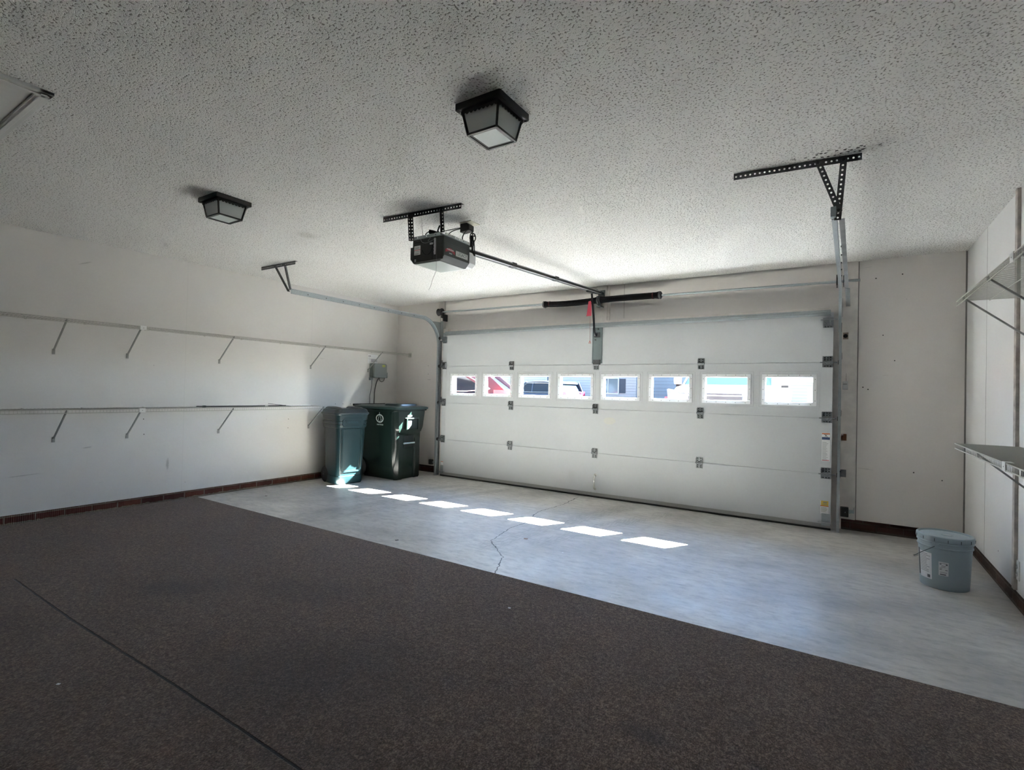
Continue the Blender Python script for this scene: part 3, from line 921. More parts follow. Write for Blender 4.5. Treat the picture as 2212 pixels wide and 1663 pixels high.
for x in (1.765, 3.11):
    MB().lathe([(.0385, -.006), (.0392, 0), (.0385, .006)], (x, .02, SZ), 16, 'x').build('paint_ring', mat('dull_red_paint', (.09, .012, .015), .5), t)
b = MB()
b.lathe([(.014, -.006), (.052, -.006), (.052, .006), (.014, .006)], (2.437, .02, SZ), 20, 'x').lathe([(.014, -.004), (.045, -.004), (.045, .004), (.014, .004)], (2.460, .02, SZ), 20, 'x')
b.box((2.42, -.0, SZ - .085), (2.475, .10, SZ - .072)).box((2.43, .02, SZ - .085), (2.436, .10, SZ + .04))
bolt(b, (2.447, -.035, SZ + .03), 'y', .009, .014); bolt(b, (2.45, -.03, SZ - .06), 'y', .009, .014)
b.build('center_bracket', M_galvd, t)
for x, s_ in ((-.075, 1),):
    b = MB()
    pr = [(.014, -.038), (.050, -.038), (.054, -.034), (.048, -.030)]
    for k in range(5): pr += [(.0445, -.030 + .011 * k), (.048, -.0245 + .011 * k)]
    pr += [(.056, .028), (.056, .034), (.026, .034), (.022, .045), (.014, .045)]
    b.lathe(pr, (x, .02, SZ + .014), 28, 'x')
    b.build('cable_drum', mat('dark_cast_drum', (.055, .055, .058), .45, metal=.6), t, smooth=30)
    b = MB().box((-.030, .02, 2.27), (-.012, .115, 2.37)).tube([(-.03, -.0, 2.33), (-.03, .03, 2.33)], .02, 10)
    b.build('bearing_plate', M_black, t, bevel=.003)
b = MB().box((4.885, -.03, SZ - .055), (4.895, .115, SZ + .045)).box((4.94, .0, SZ - .05), (4.946, .11, SZ + .04)).tube([(4.955, -.01, SZ + .03), (4.955, .02, SZ + .03)], .008, 8)
b.build('bearing_plate', M_black, t)
MB().tube([(-.03, -.028, 2.36), (-.022, -.02, 1.2), (-.012, -.012, .11)], .0016, 6).build('lift_cable', M_galvd, t)
b = MB().tube([(.85, .035, SZ + .012), (.90, .035, SZ + .012)], .006, 8)

# ---------------------------------------------------------------- garage door opener
M_case = mat('dark_green_case', (.026, .034, .030), .42, var=.05)
M_back = mat('black_case', (.006, .008, .008), .35)
M_lens = mat('frosted_lens', (.42, .47, .45), .35)
M_lens2 = mat('white_lens', (.70, .73, .74), .4)
OX0, OX1, OY0, OY1, OZ0, OZ1 = 2.168, 2.498, -2.935, -2.625, 2.200, 2.382
op = thing('garage_door_opener', (2.333, -2.78, OZ1), 'dark green box-shaped door opener hanging from the ceiling by two perforated straps', 'opener')
sec = [(OX0 + .035, OZ0), (OX0, OZ0 + .038), (OX0, OZ1 - .055), (OX0 + .028, OZ1 - .055), (OX0 + .028, OZ1), (OX1 - .005, OZ1), (OX1, OZ1 - .006), (OX1, OZ0 + .038), (OX1 - .035, OZ0)]
MB().prism(sec, lambda u, v, d: Vector((u, d, v)), OY0 + .004, OY1).build('housing', M_case, op, bevel=.002)
# ribs on the side
b = MB()
for k in range(5):
    z = 2.318 - .009 * k
    b.box((OX1 - .001, OY0 + .012, z), (OX1 + .0022, OY1 - .004, z + .0045))
b.box((OX1 - .001, OY0 + .010, 2.330), (OX1 + .0015, OY1 - .004, 2.333))
b.build('side_rib', mat('green_rib', (.038, .047, .041), .4), op)
# back cover with vent ring and handle recess
MB().box((OX0 + .030, OY0 - .003, OZ0 + .006), (OX1 - .006, OY0 + .006, OZ1 - .004)).build('back_cover', M_back, op, bevel=.002)
b = MB()
b.lathe([(.046, 0), (.046, -.004), (.049, -.004), (.049, 0)], (2.345, OY0 - .003, 2.300), 32, 'y', R(190), R(262)).lathe([(.046, 0), (.046, -.004), (.049, -.004), (.049, 0)], (2.345, OY0 - .003, 2.300), 32, 'y', R(278), R(350))
b.box((2.225, OY0 - .007, 2.352), (2.30, OY0 - .003, 2.358)).box((2.24, OY0 - .005, 2.345), (2.42, OY0 - .003, 2.347)).box((2.395, OY0 - .005, 2.215), (2.398, OY0 - .003, 2.345))
b.build('vent_ring', mat('gloss_black', (.02, .022, .022), .25), op)
# light lens below and at the chamfers
MB().prism([(OX0 + .045, OZ0 - .003), (OX1 - .045, OZ0 - .003), (OX1 - .045, OZ0 + .002), (OX0 + .045, OZ0 + .002)], lambda u, v, d: Vector((u, d, v)), OY0 + .014, OY1 - .006).build('light_lens', M_lens, op)
M_grey = mat('grey_lens', (.11, .12, .125), .4)
b = MB()
b._new([(OX1 + .0012, OY0 + .012, OZ0 + .036), (OX1 + .0012, OY1 - .004, OZ0 + .036), (OX1 - .034, OY1 - .004, OZ0 - .0005), (OX1 - .034, OY0 + .012, OZ0 - .0005), (OX1 - .003, OY0 + .012, OZ0 + .036), (OX1 - .003, OY1 - .004, OZ0 + .036), (OX1 - .037, OY1 - .004, OZ0 + .003), (OX1 - .037, OY0 + .012, OZ0 + .003)],
       [(0, 1, 2, 3), (7, 6, 5, 4), (0, 4, 5, 1), (1, 5, 6, 2), (2, 6, 7, 3), (3, 7, 4, 0)])
b.build('side_lens', M_grey, op)
MB().prism([(OX0 + .02, OZ0 + .02), (OX0 + .02, OZ1 - .05), (OX1 - .012, OZ1 - .05), (OX1 - .004, OZ1 - .065), (OX1 - .004, OZ0 + .045), (OX1 - .035, OZ0 + .02)], lambda u, v, d: Vector((u, d, v)), OY1, OY1 + .085).build('front_lens', M_lens2, op, bevel=.003)
# steel chassis on top, with slots
b = MB()
perf(b, (OX0 + .032, OY0 - .004, OZ1 + .020), (OX1 - .03, OY0 - .004, OZ1 + .020), (0, 0, -1), .022, .002, .09, .0045)
b.box((OX0 + .02, OY0 - .004, OZ1 - .003), (OX1 + .004, OY1 - .01, OZ1 + .001))
b.build('chassis_rim', M_galv, op)
b = MB(); perf(b, (OX1 + .004, OY0 + .01, OZ1 + .018), (OX1 + .004, OY1 - .012, OZ1 + .018), (0, 0, -1), .018, .002, .048, .0055)
b.build('chassis_flange', mat('zinc_bright', (.52, .54, .52), .4, metal=.5), op)
# labels
y = OY0 - .0035
label(2.214, 2.262, 2.276, 2.330, y, op, 'rating_label', parts=[(.02, .50, .98, .56, M_red), (.05, .62, .95, .66, M_ink), (.05, .72, .8, .76, M_ink), (.05, .82, .9, .86, M_ink), (.05, .34, .12, .42, M_ink), (.2, .34, .9, .38, M_ink), (.05, .16, .9, .20, M_ink), (.05, .06, .7, .1, M_ink)])
label(2.218, 2.212, 2.234, 2.230, y, op, 'rating_label', parts=[(.2, .2, .8, .8, mat('grey_print', (.4, .42, .42), .5))])
b = MB().box((2.415, y - .006, 2.245), (2.428, y, 2.365))
for k in range(5): b.tube([(2.4215, y - .012, 2.26 + .024 * k), (2.4215, y, 2.26 + .024 * k)], .0045, 6)
b.build('terminal_strip', M_lens2, op)
b = MB().box((2.375, y - .008, 2.322), (2.402, y, 2.334)).build('wire_connector', M_lens2, op)
# nameplate with the maker's lettering, and the red ribbon badge
side = Matrix(((0, 0, 1, OX1 + .0052), (1, 0, 0, 0), (0, 1, 0, 0), (0, 0, 0, 1)))
def side_m(y, z): 
    m = side.copy(); m[1][3] = y; m[2][3] = z; return m
plate = MB().box((OX1 + .0018, -2.795, 2.256), (OX1 + .0048, -2.652, 2.296)).build('nameplate', mat('nameplate_silver', (.55, .57, .55), .4), op)
b = MB()
for (y0, z0, y1, z1) in ((-2.793, 2.258, -2.654, 2.2595), (-2.793, 2.2925, -2.654, 2.294), (-2.793, 2.258, -2.7915, 2.294), (-2.6555, 2.258, -2.654, 2.294)):
    b.box((OX1 + .0048, y0, z0), (OX1 + .0054, y1, z1))
b.build('border', mat('plate_border', (.14, .17, .15), .5), plate)
text_obj('LEGACY', 'lettering', mat('plate_letters', (.09, .12, .11), .5), plate, side_m(-2.724, 2.276), .034, sx=.92)
b = MB()
outer = [(-2.915 + .105 * k / 12, 2.281 + .016 * math.sin(math.pi * k / 12)) for k in range(13)]
poly = [(u, v) for u, v in outer] + [(u, v - .022) for u, v in outer[::-1]]
b.prism(poly, lambda u, v, d: Vector((d, u, v)), OX1 + .0018, OX1 + .0050)
badge = b.build('ribbon_badge', mat('ribbon_red', (.36, .03, .045), .4), op)
text_obj('OVERHEAD', 'lettering', M_paper, badge, side_m(-2.863, 2.284), .0155)
text_obj('DOOR', 'lettering', M_paper, op, side_m(-2.858, 2.258), .011)
# pull chain hanging below, wires on top
b = MB().tube([(2.437, OY0 - .006, 2.36), (2.44, OY0 - .006, 2.20), (2.438, -2.94, 2.12), (2.41, -2.945, 2.06), (2.392, -2.945, 2.01), (2.375, -2.945, 1.985)], .0011, 5)
b.build('antenna_wire', mat('wire_grey', (.17, .17, .17), .5), op)
def curve_pts(pts, n=6):
    P = [Vector(p) for p in pts]
    P = [P[0]] + P + [P[-1]]
    out = []
    for i in range(1, len(P) - 2):
        for k in range(n):
            t_ = k / n
            a, b_, c, d = P[i - 1], P[i], P[i + 1], P[i + 2]
            out.append(.5 * ((2 * b_) + (c - a) * t_ + (2 * a - 5 * b_ + 4 * c - d) * t_ ** 2 + (3 * b_ - a - 3 * c + d) * t_ ** 3))
    out.append(P[-2])
    return out
b = MB()
b.tube(curve_pts([(2.30, -2.94, 2.41), (2.29, -2.95, 2.37), (2.31, -2.955, 2.345), (2.35, -2.955, 2.335), (2.39, -2.95, 2.345), (2.42, -2.945, 2.355)]), .0017, 5)
b.tube(curve_pts([(2.35, -2.94, 2.35), (2.39, -2.955, 2.37), (2.43, -2.95, 2.40), (2.46, -2.92, 2.41)]), .0015, 5)
b.tube(curve_pts([(2.24, -2.90, 2.56), (2.26, -2.91, 2.50), (2.29, -2.93, 2.42), (2.31, -2.94, 2.37)]), .0012, 5)
b.build('signal_wire', mat('wire_light', (.33, .33, .32), .5), op)
b = MB()
b.tube([(2.235, -2.80, 2.478), (2.255, -2.79, 2.474), (2.40, -2.72, 2.418)], .017, 10)
b.build('capacitor_tube', mat('charcoal_tube', (.035, .035, .037), .5), op, smooth=True)
b = MB()
b.tube(curve_pts([(2.24, -2.81, 2.475), (2.225, -2.83, 2.45), (2.23, -2.84, 2.41), (2.25, -2.84, 2.385)]), .004, 6)
b.build('cable_tail', M_rubber, op)
b = MB()
b.tube([(2.318, -2.80, 2.435), (2.322, -2.80, 2.475), (2.34, -2.80, 2.51)], [.003, .006, .007], 6).tube([(2.32, -2.80, 2.47), (2.335, -2.80, 2.455)], .006, 6)
b.build('cable_tail', M_rubber, op)
# rail
P0, P1 = Vector((2.335, -2.62, 2.392)), Vector((2.44, .03, 2.482))
d = (P1 - P0).normalized()
b = MB()
sx_ = d.cross(Z).normalized()
for s_ in (-1, 1):
    b.bar(P0 + sx_ * s_ * .019 + Z * .014, P1 + sx_ * s_ * .019 + Z * .014, .012, .004)
    b.bar(P0 + sx_ * s_ * .022 - Z * .018, P1 + sx_ * s_ * .022 - Z * .018, .014, .0035)
    b.bar(P0 + sx_ * s_ * .0245 + Z * .012, P1 + sx_ * s_ * .0245 + Z * .012, .0015, .008)
b.bar(P0 + Z * .0165, P1 + Z * .0165, .036, .003)
rail = b.build('rail', mat('rail_steel', (.46, .47, .47), .4, metal=.7), op)
MB().bar(P0 - Z * .003, P1 - Z * .003, .038, .026).build('belt', mat('dark_belt', (.022, .022, .024), .5), op)
for f in (.30, .60): MB().bar(P0 + d * (2.6 * f), P0 + d * (2.6 * f + .07), .052, .042).build('rail_splice', M_black, op)
tr = P0 + (P1 - P0) * .925
b = MB().bar(tr - d * .11 - Z * .012, tr + d * .05 - Z * .012, .040, .040).bar(tr + d * .08, tr + d * .14, .036, .05)
b.build('trolley', M_black, op, bevel=.003)
b = MB().bar(tr + d * .0 - Z * .03, tr + d * .02 - Z * .10, .010, .02, (0, 1, 0))
b.build('release_lever', M_galv, op)
bolts(op, M_galv, [tr + Vector((-.02, .04 * k, .028)) for k in range(3)], 'z', .008, .006, 'rail_bolt')
arm = [tr + Vector((0, .0, -.04)), (2.443, -.135, 2.20), (2.445, -.105, 2.02), (2.445, -.085, 1.965), (2.445, -.055, 1.950), (2.445, -.030, 1.972)]
MB().tube(curve_pts(arm, 4), [.013] * 21, 4).build('door_arm', mat('arm_black', (.012, .014, .018), .35, metal=.4), op)
b = MB().bar((2.44, .02, 2.482), (2.448, .098, 2.476), .05, .028, (0, 0, 1)).box((2.40, .092, 2.44), (2.49, .0995, 2.52)).tube([(2.41, .05, 2.478), (2.475, .05, 2.474)], .009, 8)
b.build('header_bracket', M_galvd, op)
# release cord with the red tag
b = MB().tube([tr + Vector((-.005, 0, -.10)), (2.432, -.205, 2.30), (2.434, -.205, 2.10), (2.436, -.205, 1.87)], .0018, 5)
cord = b.build('release_cord', mat('cord_brown', (.28, .14, .12), .7), op)
b = MB().prism([(-.018, 2.335), (.006, 2.342), (.018, 2.325), (.022, 2.165), (-.040, 2.160)], lambda u, v, d: Vector((2.432 + u * .9, -.215 + d + u * .3, v)), 0, .0012)
tg = b.build('release_tag', mat('faded_red_tag', (.50, .055, .09), .5), cord)
b = MB()
b.tube([(2.436, -.205, 1.872), (2.424, -.205, 1.842), (2.448, -.205, 1.842), (2.436, -.205, 1.872)], .004, 6)
b.build('pull_handle', mat('faded_red_handle', (.62, .16, .14), .5), cord)

# opener hanger straps
t = thing('opener_hanger', (2.3, -2.96, CH), 'black perforated angle and two straps carrying the door opener', 'bracket')
angle_iron((1.932, -2.995, zc), (2.662, -2.945, zc), (0, 0, -1), (0, 1, 0), .037).build('ceiling_angle', M_perf, t)
angle_iron((2.196, -2.972, zc - .012), (2.190, -2.946, 2.372), (1, 0, 0), (0, -1, 0), .028, .028, True).build('strap', M_perf, t)
angle_iron((2.480, -2.952, zc - .012), (2.488, -2.946, 2.392), (1, 0, 0), (0, -1, 0), .026, .014).build('strap', M_perf, t)

# ---------------------------------------------------------------- ceiling outlet and cord
t = thing('ceiling_outlet', (2.43, -2.57, CH), 'cream ceiling outlet plate with a black plug-in transformer, just beyond the opener', 'outlet')
MB().box((2.385, -2.62, CH - .006), (2.50, -2.50, CH)).build('cover_plate', mat('cream_plate', (.60, .58, .47), .5), t, bevel=.002)
MB().prism([(-.045, 0), (.02, 0), (.045, -.018), (.045, -.062), (-.045, -.068)], lambda u, v, d: Vector((2.425 + u, -2.575 + d, CH - .006 + v)), -.03, .035).build('transformer', M_rubber, t, bevel=.004)
b = MB()
b.tube(curve_pts([(2.39, -2.58, 2.545), (2.34, -2.66, 2.50), (2.33, -2.70, 2.44), (2.38, -2.72, 2.395), (2.44, -2.70, 2.39)]), .0035, 6)
b.tube(curve_pts([(2.385, -2.58, 2.55), (2.30, -2.70, 2.50), (2.25, -2.78, 2.455), (2.27, -2.80, 2.43)]), .003, 6)
o = b.build('power_cord', M_rubber, None, smooth=True)
tag(o, 'two thin black wires running from the ceiling transformer to the opener top', 'cord')
b = MB()
b.tube(curve_pts([(2.44, -2.615, 2.405), (2.415, -2.615, 2.45), (2.43, -2.60, 2.50), (2.47, -2.595, 2.515), (2.50, -2.60, 2.49), (2.505, -2.605, 2.44), (2.528, -2.61, 2.40), (2.508, -2.61, 2.36), (2.513, -2.61, 2.325), (2.538, -2.61, 2.31), (2.515, -2.61, 2.34), (2.50, -2.61, 2.40), (2.49, -2.615, 2.44), (2.50, -2.615, 2.475), (2.53, -2.61, 2.465), (2.54, -2.61, 2.43), (2.52, -2.61, 2.40), (2.495, -2.61, 2.385)]), .0045, 7)
b.tube(curve_pts([(2.505, -2.60, 2.44), (2.52, -2.60, 2.40), (2.525, -2.60, 2.34), (2.53, -2.60, 2.30), (2.51, -2.60, 2.33), (2.51, -2.60, 2.40), (2.51, -2.60, 2.455), (2.53, -2.60, 2.45)]), .0045, 7)
b.tube([(2.495, -2.607, 2.37), (2.497, -2.607, 2.46)], .011, 8)
o = b.build('power_cord', M_rubber, None, smooth=True)
tag(o, 'thick black cord looped and tied in a bundle beside the opener', 'cord')

# ---------------------------------------------------------------- ceiling lights
M_lblk = mat('lantern_black', (.010, .011, .011), .35)
def frosted():
    k = NT('frosted_lantern_glass', .35, .5)
    k.p.inputs['Base Color'].default_value = (.80, .83, .82, 1)
    k.p.inputs['Transmission Weight'].default_value = .12
    k.p.inputs['IOR'].default_value = 1.1
    k.nrm(k.bump(k.noise(160, 3), .35, .002))
    tl = k.n('BsdfTranslucent')
    tl.inputs[0].default_value = (.85, .88, .87, 1)
    mx = k.n('MixShader', {0: .25, 1: k.p.outputs[0], 2: tl.outputs[0]})
    k.t.links.new(mx.outputs[0], k.t.nodes['Material Output'].inputs[0])
    return k.m
M_frost = frosted()
M_frostb = mat('frosted_bottom_glass', (.55, .61, .59), .35, bump=.3, bscale=200)
def lantern(cx, cy, bx, by, lab):
    t = thing('ceiling_light', (cx, cy, CH), lab, 'ceiling light', 'lantern lights on the garage ceiling')
    h = .1225
    b = MB()
    b.box((cx - h, cy - h, CH - .006), (cx + h, cy + h, CH))
    for s_ in (-1, 1):
        b.box((cx - h, cy + s_ * h - .003, CH - .030), (cx + h, cy + s_ * h + .003, CH)).box((cx + s_ * h - .003, cy - h, CH - .030), (cx + s_ * h + .003, cy + h, CH))
    b.box((cx - h, cy - h, CH - .032), (cx + h, cy - h + .02, CH - .029)).box((cx - h, cy + h - .02, CH - .032), (cx + h, cy + h, CH - .029)).box((cx - h, cy - h, CH - .032), (cx - h + .02, cy + h, CH - .029)).box((cx + h - .02, cy - h, CH - .032), (cx + h, cy + h, CH - .029))
    b.build('canopy', M_lblk, t)
    MB().box((cx - .095, cy - .095, CH - .012), (cx + .095, cy + .095, CH - .0065)).build('added_reflector', M_paper, t)  # white plate added inside to lighten the frosted panes
    # skirt with a scalloped edge
    b = MB()
    q = .104
    n = 9
    zs = CH - .030
    pts = [(-q, zs)]
    pts += [(q * 1.0, zs)]
    edge = []
    for k in range(n):
        for j in range(5):
            u = q - 2 * q * (k + j / 5) / n
            edge.append((u, zs - .012 - .009 * math.sin(math.pi * j / 5)))
    edge.append((-q, zs - .012))
    for s_ in (-1, 1):
        b.prism(pts + edge, lambda u, v, d: Vector((cx + u, cy + s_ * (q + d), v)), 0, .0018)
        b.prism(pts + edge, lambda u, v, d: Vector((cx + s_ * (q + d), cy + u, v)), 0, .0018)
    b.build('scalloped_skirt', M_lblk, t)
    zt, zb, qt, qb = CH - .032, 2.432, .100, .080
    c = lambda sx, sy, top: Vector((cx + sx * qt, cy + sy * qt, zt)) if top else Vector((bx + sx * qb, by + sy * qb, zb))
    b = MB()
    cs = [(-1, -1), (1, -1), (1, 1), (-1, 1)]
    for i in range(4):
        b.bar(c(*cs[i], True), c(*cs[i], False), .010, .010, (cs[i][0], cs[i][1], 0))
        b.bar(c(*cs[i], False), c(*cs[(i + 1) % 4], False), .010, .010)
        b.bar(c(*cs[i], False) * .94 + c(*cs[(i + 2) % 4], False) * .06, c(*cs[(i + 1) % 4], False) * .94 + c(*cs[(i + 3) % 4], False) * .06, .012, .003)
    b.build('frame', M_lblk, t)
    for i in range(4):
        A, B_ = cs[i], cs[(i + 1) % 4]
        v = [c(*A, True), c(*B_, True), c(*B_, False), c(*A, False)]
        mid = sum(v, Vector()) / 4
        cen = Vector((cx, cy, (zt + zb) / 2))
        off = (cen - mid).normalized() * .004
        b = MB()
        b._new([p + off for p in v] + [p + off * 1.7 for p in v], [(0, 1, 2, 3), (7, 6, 5, 4), (0, 4, 5, 1), (1, 5, 6, 2), (2, 6, 7, 3), (3, 7, 4, 0)])
        b.build('glass_pane', M_frost, t)
    b = MB().box((bx - qb + .004, by - qb + .004, zb - .001), (bx + qb - .004, by + qb - .004, zb + .002))
    b.build('bottom_pane', M_frostb, t)
    b = MB().lathe([(0, -.062), (.018, -.058), (.029, -.040), (.030, -.026), (.020, -.004), (.014, .010), (.014, .03), (0, .03)], (cx - .02, cy, CH - .045), 16, 'z')
    b.build('bulb', mat('bulb_cream', (.55, .52, .46), .4), t, smooth=True)
    return t
lantern(3.543, -3.82, 3.556, -3.838, 'black lantern ceiling light with frosted panes, the nearer of two, above the opener')
lantern(1.197, -3.818, 1.24, -3.842, 'black lantern ceiling light with frosted panes, the further left of two')

# ---------------------------------------------------------------- attic hatch
M_hatch = mat('hatch_white', (.62, .62, .60), .5, var=.03)
t = thing('attic_hatch', (1.2, -5.2, CH), 'white framed attic hatch in the ceiling at the top left', 'hatch')
hx0, hx1, hy0, hy1 = .95, 1.875, -5.75, -4.955
b = MB()
for (a, c_, e, f) in ((hx0, hy0, hx1, hy0 + .055), (hx0, hy1 - .055, hx1, hy1), (hx0, hy0, hx0 + .055, hy1), (hx1 - .055, hy0, hx1, hy1)):
    b.box((a, c_, CH - .016), (e, f, CH))
for (a, c_, e, f) in ((hx0 + .012, hy1 - .045, hx1 - .012, hy1 - .022), (hx1 - .045, hy0 + .012, hx1 - .022, hy1 - .012), (hx0 + .012, hy0 + .02, hx1 - .012, hy0 + .04)):
    b.box((a, c_, CH - .022), (e, f, CH - .016))
b.build('frame', M_hatch, t, bevel=.003)
MB().box((hx0 + .060, hy0 + .060, CH - .006), (hx1 - .060, hy1 - .060, CH)).build('panel', M_hatch, t, bevel=.001)
# ---------------------------------------------------------------- wire shelves
M_wire = mat('white_vinyl_wire', (.46, .46, .42), .45)
M_wbracket = mat('bracket_grey', (.28, .28, .27), .45)  # even grey of the support brackets
def wire_shelf(lab, wall_x, sgn, y0, y1, z, depth, br, joints, end_plate=None, group=None, brz=.27):
    """sgn +1: shelf reaches from wall_x towards +x; y0 < y1"""
    xf = wall_x + sgn * depth
    t = thing('wire_shelf', (wall_x + sgn * depth / 2, (y0 + y1) / 2, z), lab, 'shelf', group)
    b = MB()
    n = int((y1 - y0) / .0254)
    for i in range(n + 1):
        y = y0 + .004 + (y1 - y0 - .008) * i / n
        b.tube([(wall_x + sgn * .008, y, z), (xf, y, z), (xf, y, z - .030)], .0017, 4)
    for (x, zz, r) in ((xf + sgn * .0025, z - .002, .0034), (xf + sgn * .0025, z - .031, .0034), (wall_x + sgn * .012, z - .0035, .003), (wall_x + sgn * depth * .5, z - .004, .003)):
        b.tube([(x, y0, zz), (x, y1, zz)], r, 6)
    b.build('wire_deck', M_wire, t)
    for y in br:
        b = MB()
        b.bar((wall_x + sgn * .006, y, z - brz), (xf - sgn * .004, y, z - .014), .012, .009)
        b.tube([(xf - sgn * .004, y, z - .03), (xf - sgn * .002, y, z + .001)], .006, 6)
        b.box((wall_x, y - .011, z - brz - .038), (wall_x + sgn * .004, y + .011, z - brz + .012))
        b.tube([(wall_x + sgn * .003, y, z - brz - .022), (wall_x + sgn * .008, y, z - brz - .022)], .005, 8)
        b.build('support_bracket', M_wbracket, t)
    for y in joints:
        b = MB().box((xf + sgn * .002, y - .027, z - .036), (xf + sgn * .008, y + .027, z + .004)).box((xf - sgn * .022, y - .027, z + .001), (xf + sgn * .008, y + .027, z + .005))
        o = b.build('joiner_plate', mat('clip_white', (.80, .80, .78), .45), t, bevel=.002)
        MB().tube([(xf + sgn * .0075, y, z - .016), (xf + sgn * .0088, y, z - .016)], .003, 8).build('screw', M_galvd, o)
    # clips on the wall side
    k = 0
    y = y0 + .18
    while y < y1 - .05:
        MB().box((wall_x, y - .007, z - .012), (wall_x + sgn * .018, y + .007, z + .006)).build('wall_clip', M_wire, t)
        y += .42 + .08 * ((k * 7) % 3)
        k += 1
    if end_plate:
        b = MB().box((xf - sgn * .05, y1 - .006, z - .050), (xf + sgn * .012, y1 - .001, z + .018)).box((xf - sgn * .045, y1 - .022, z - .036), (xf + sgn * .010, y1 - .006, z - .032))
        b.build('end_bracket', M_wire, t, bevel=.002)
    return t
wire_shelf('upper white wire shelf along the left wall, reaching the corner by the garage door', LX, 1, -6.0, .135, 1.802, .305,
           [-5.3, -4.12, -3.55, -2.65, -1.447, -.455], [-3.538], True)
wire_shelf('lower white wire shelf along the left wall, ending just before the bins', LX, 1, -6.0, -1.44, 1.004, .305,
           [-5.3, -4.10, -3.53, -2.635, -1.455], [-3.525])
wire_shelf('upper white wire shelf on the right wall, seen from below', RX, -1, -6.0, -1.53, 1.888, .305,
           [-5.2, -4.3, -3.6, -2.87, -2.33, -1.72], [-2.80])
wire_shelf('lower white wire shelf on the right wall, seen from above', RX, -1, -6.0, -1.53, .990, .305,
           [-5.2, -4.3, -3.6, -2.95, -2.15], [-2.71])

# black rods left on the lower shelf
b = MB()
b.tube([(LX + .285, -2.94, 1.018), (LX + .245, -1.96, 1.016)], .006, 8)
b.tube([(LX + .285, -2.94, 1.018), (LX + .30, -2.975, 1.018), (LX + .295, -3.015, 1.020)], .0055, 8).tube([(LX + .285, -2.94, 1.018), (LX + .265, -2.97, 1.018), (LX + .268, -3.01, 1.018)], .0055, 8)
b.lathe([(0, -.0), (.010, 0), (.010, .03), (0, .03)], (LX + .285, -2.955, 1.018), 8, 'y')
o = b.build('forked_rod', M_rubber, smooth=True)
tag(o, 'long thin black rod with a forked end lying on the lower left shelf', 'rod')
MB().tube([(LX + .256, -2.24, 1.0165), (LX + .254, -2.20, 1.0165)], .0085, 8).build('white_band', M_wire, o)
o = MB().bar((LX + .215, -2.17, 1.040), (LX + .31, -1.93, 1.011), .014, .005).build('metal_strip', M_rubber)
tag(o, 'short flat black strip lying across the end of the long black rod', 'strip')
o = MB().tube([(LX + .06, -2.0, 1.009), (LX + .055, -1.47, 1.009)], .005, 8).build('white_rod', M_white, smooth=True)
tag(o, 'thin white rod lying at the back of the lower left shelf, near its end', 'rod')

# ---------------------------------------------------------------- irrigation timer on the left wall
M_tbox = mat('grey_timer_case', (.23, .26, .255), .45, var=.04)
t = thing('irrigation_timer', (LX, -.32, 1.41), 'grey wall-mounted control box with a yellow sticker above the bins', 'control box')
def rrect(x0, y0, x1, y1, r, n=5):
    out = []
    for cx, cy, a0 in ((x1 - r, y1 - r, 0), (x0 + r, y1 - r, 90), (x0 + r, y0 + r, 180), (x1 - r, y0 + r, 270)):
        for k in range(n + 1):
            a = R(a0 + 90 * k / n)
            out.append((cx + r * math.cos(a), cy + r * math.sin(a)))
    return out
def yz(x0, x1): return lambda u, v, d: Vector((d, u, v))
MB().prism(rrect(-.425, 1.415, -.150, 1.632, .02), yz(0, 0), LX, LX + .070).build('case', mat('darker_grey_case', (.13, .145, .145), .5), t, bevel=.003)
MB().prism(rrect(-.418, 1.418, -.165, 1.628, .025), yz(0, 0), LX + .070, LX + .100).build('door', M_tbox, t, bevel=.004)
MB().box((LX + .03, -.150, 1.418), (LX + .085, -.135, 1.50)).build('latch', M_tbox, t, bevel=.002)
o = MB().prism(rrect(-.262, 1.582, -.205, 1.612, .010), yz(0, 0), LX + .100, LX + .1008).build('yellow_sticker', mat('sticker_yellow', (.52, .53, .10), .5), t)
MB().box((LX + .1008, -.250, 1.592), (LX + .1012, -.217, 1.602)).build('print', mat('sticker_green', (.22, .24, .05), .5), o)
MB().box((LX, -.435, 1.375), (LX + .045, -.39, 1.418)).build('conduit_fitting', M_tbox, t, bevel=.003)
MB().tube(curve_pts([(LX + .035, -.405, 1.38), (LX + .03, -.40, 1.30), (LX + .02, -.41, 1.20), (LX + .02, -.425, 1.12), (LX + .02, -.42, .95), (LX + .015, -.43, .75)]), .0045, 6).build('black_cable', M_rubber, t)
MB().tube(curve_pts([(LX + .05, -.28, 1.415), (LX + .03, -.305, 1.35), (LX + .02, -.33, 1.22), (LX + .02, -.335, 1.10), (LX + .02, -.34, .90), (LX + .015, -.34, .75)]), .007, 6).build('thick_cable', M_rubber, t)
MB().tube(curve_pts([(LX + .05, -.265, 1.415), (LX + .05, -.262, 1.375), (LX + .06, -.23, 1.355), (LX + .06, -.19, 1.375), (LX + .05, -.165, 1.415)]), .004, 6).build('loop_cable', M_rubber, t)
o = MB().box((LX, -.462, 1.628), (LX + .0012, -.268, 1.765)).build('paper_note', M_paper)
tag(o, 'white paper note with a small photo stuck to the wall above the control box', 'note')
MB().box((LX + .0012, -.40, 1.652), (LX + .0018, -.275, 1.70)).build('photo_print', mat('note_photo', (.42, .40, .45), .5), o)
m = Matrix(((0, 0, 1, LX + .0016), (1, 0, 0, -.43), (0, 1, 0, 1.742), (0, 0, 0, 1)))
b = MB()
for k in range(3): b.box((LX + .0012, -.452 + .016 * k, 1.732), (LX + .0018, -.440 + .016 * k, 1.745))
b.build('handwriting', M_ink, o)
b = MB()
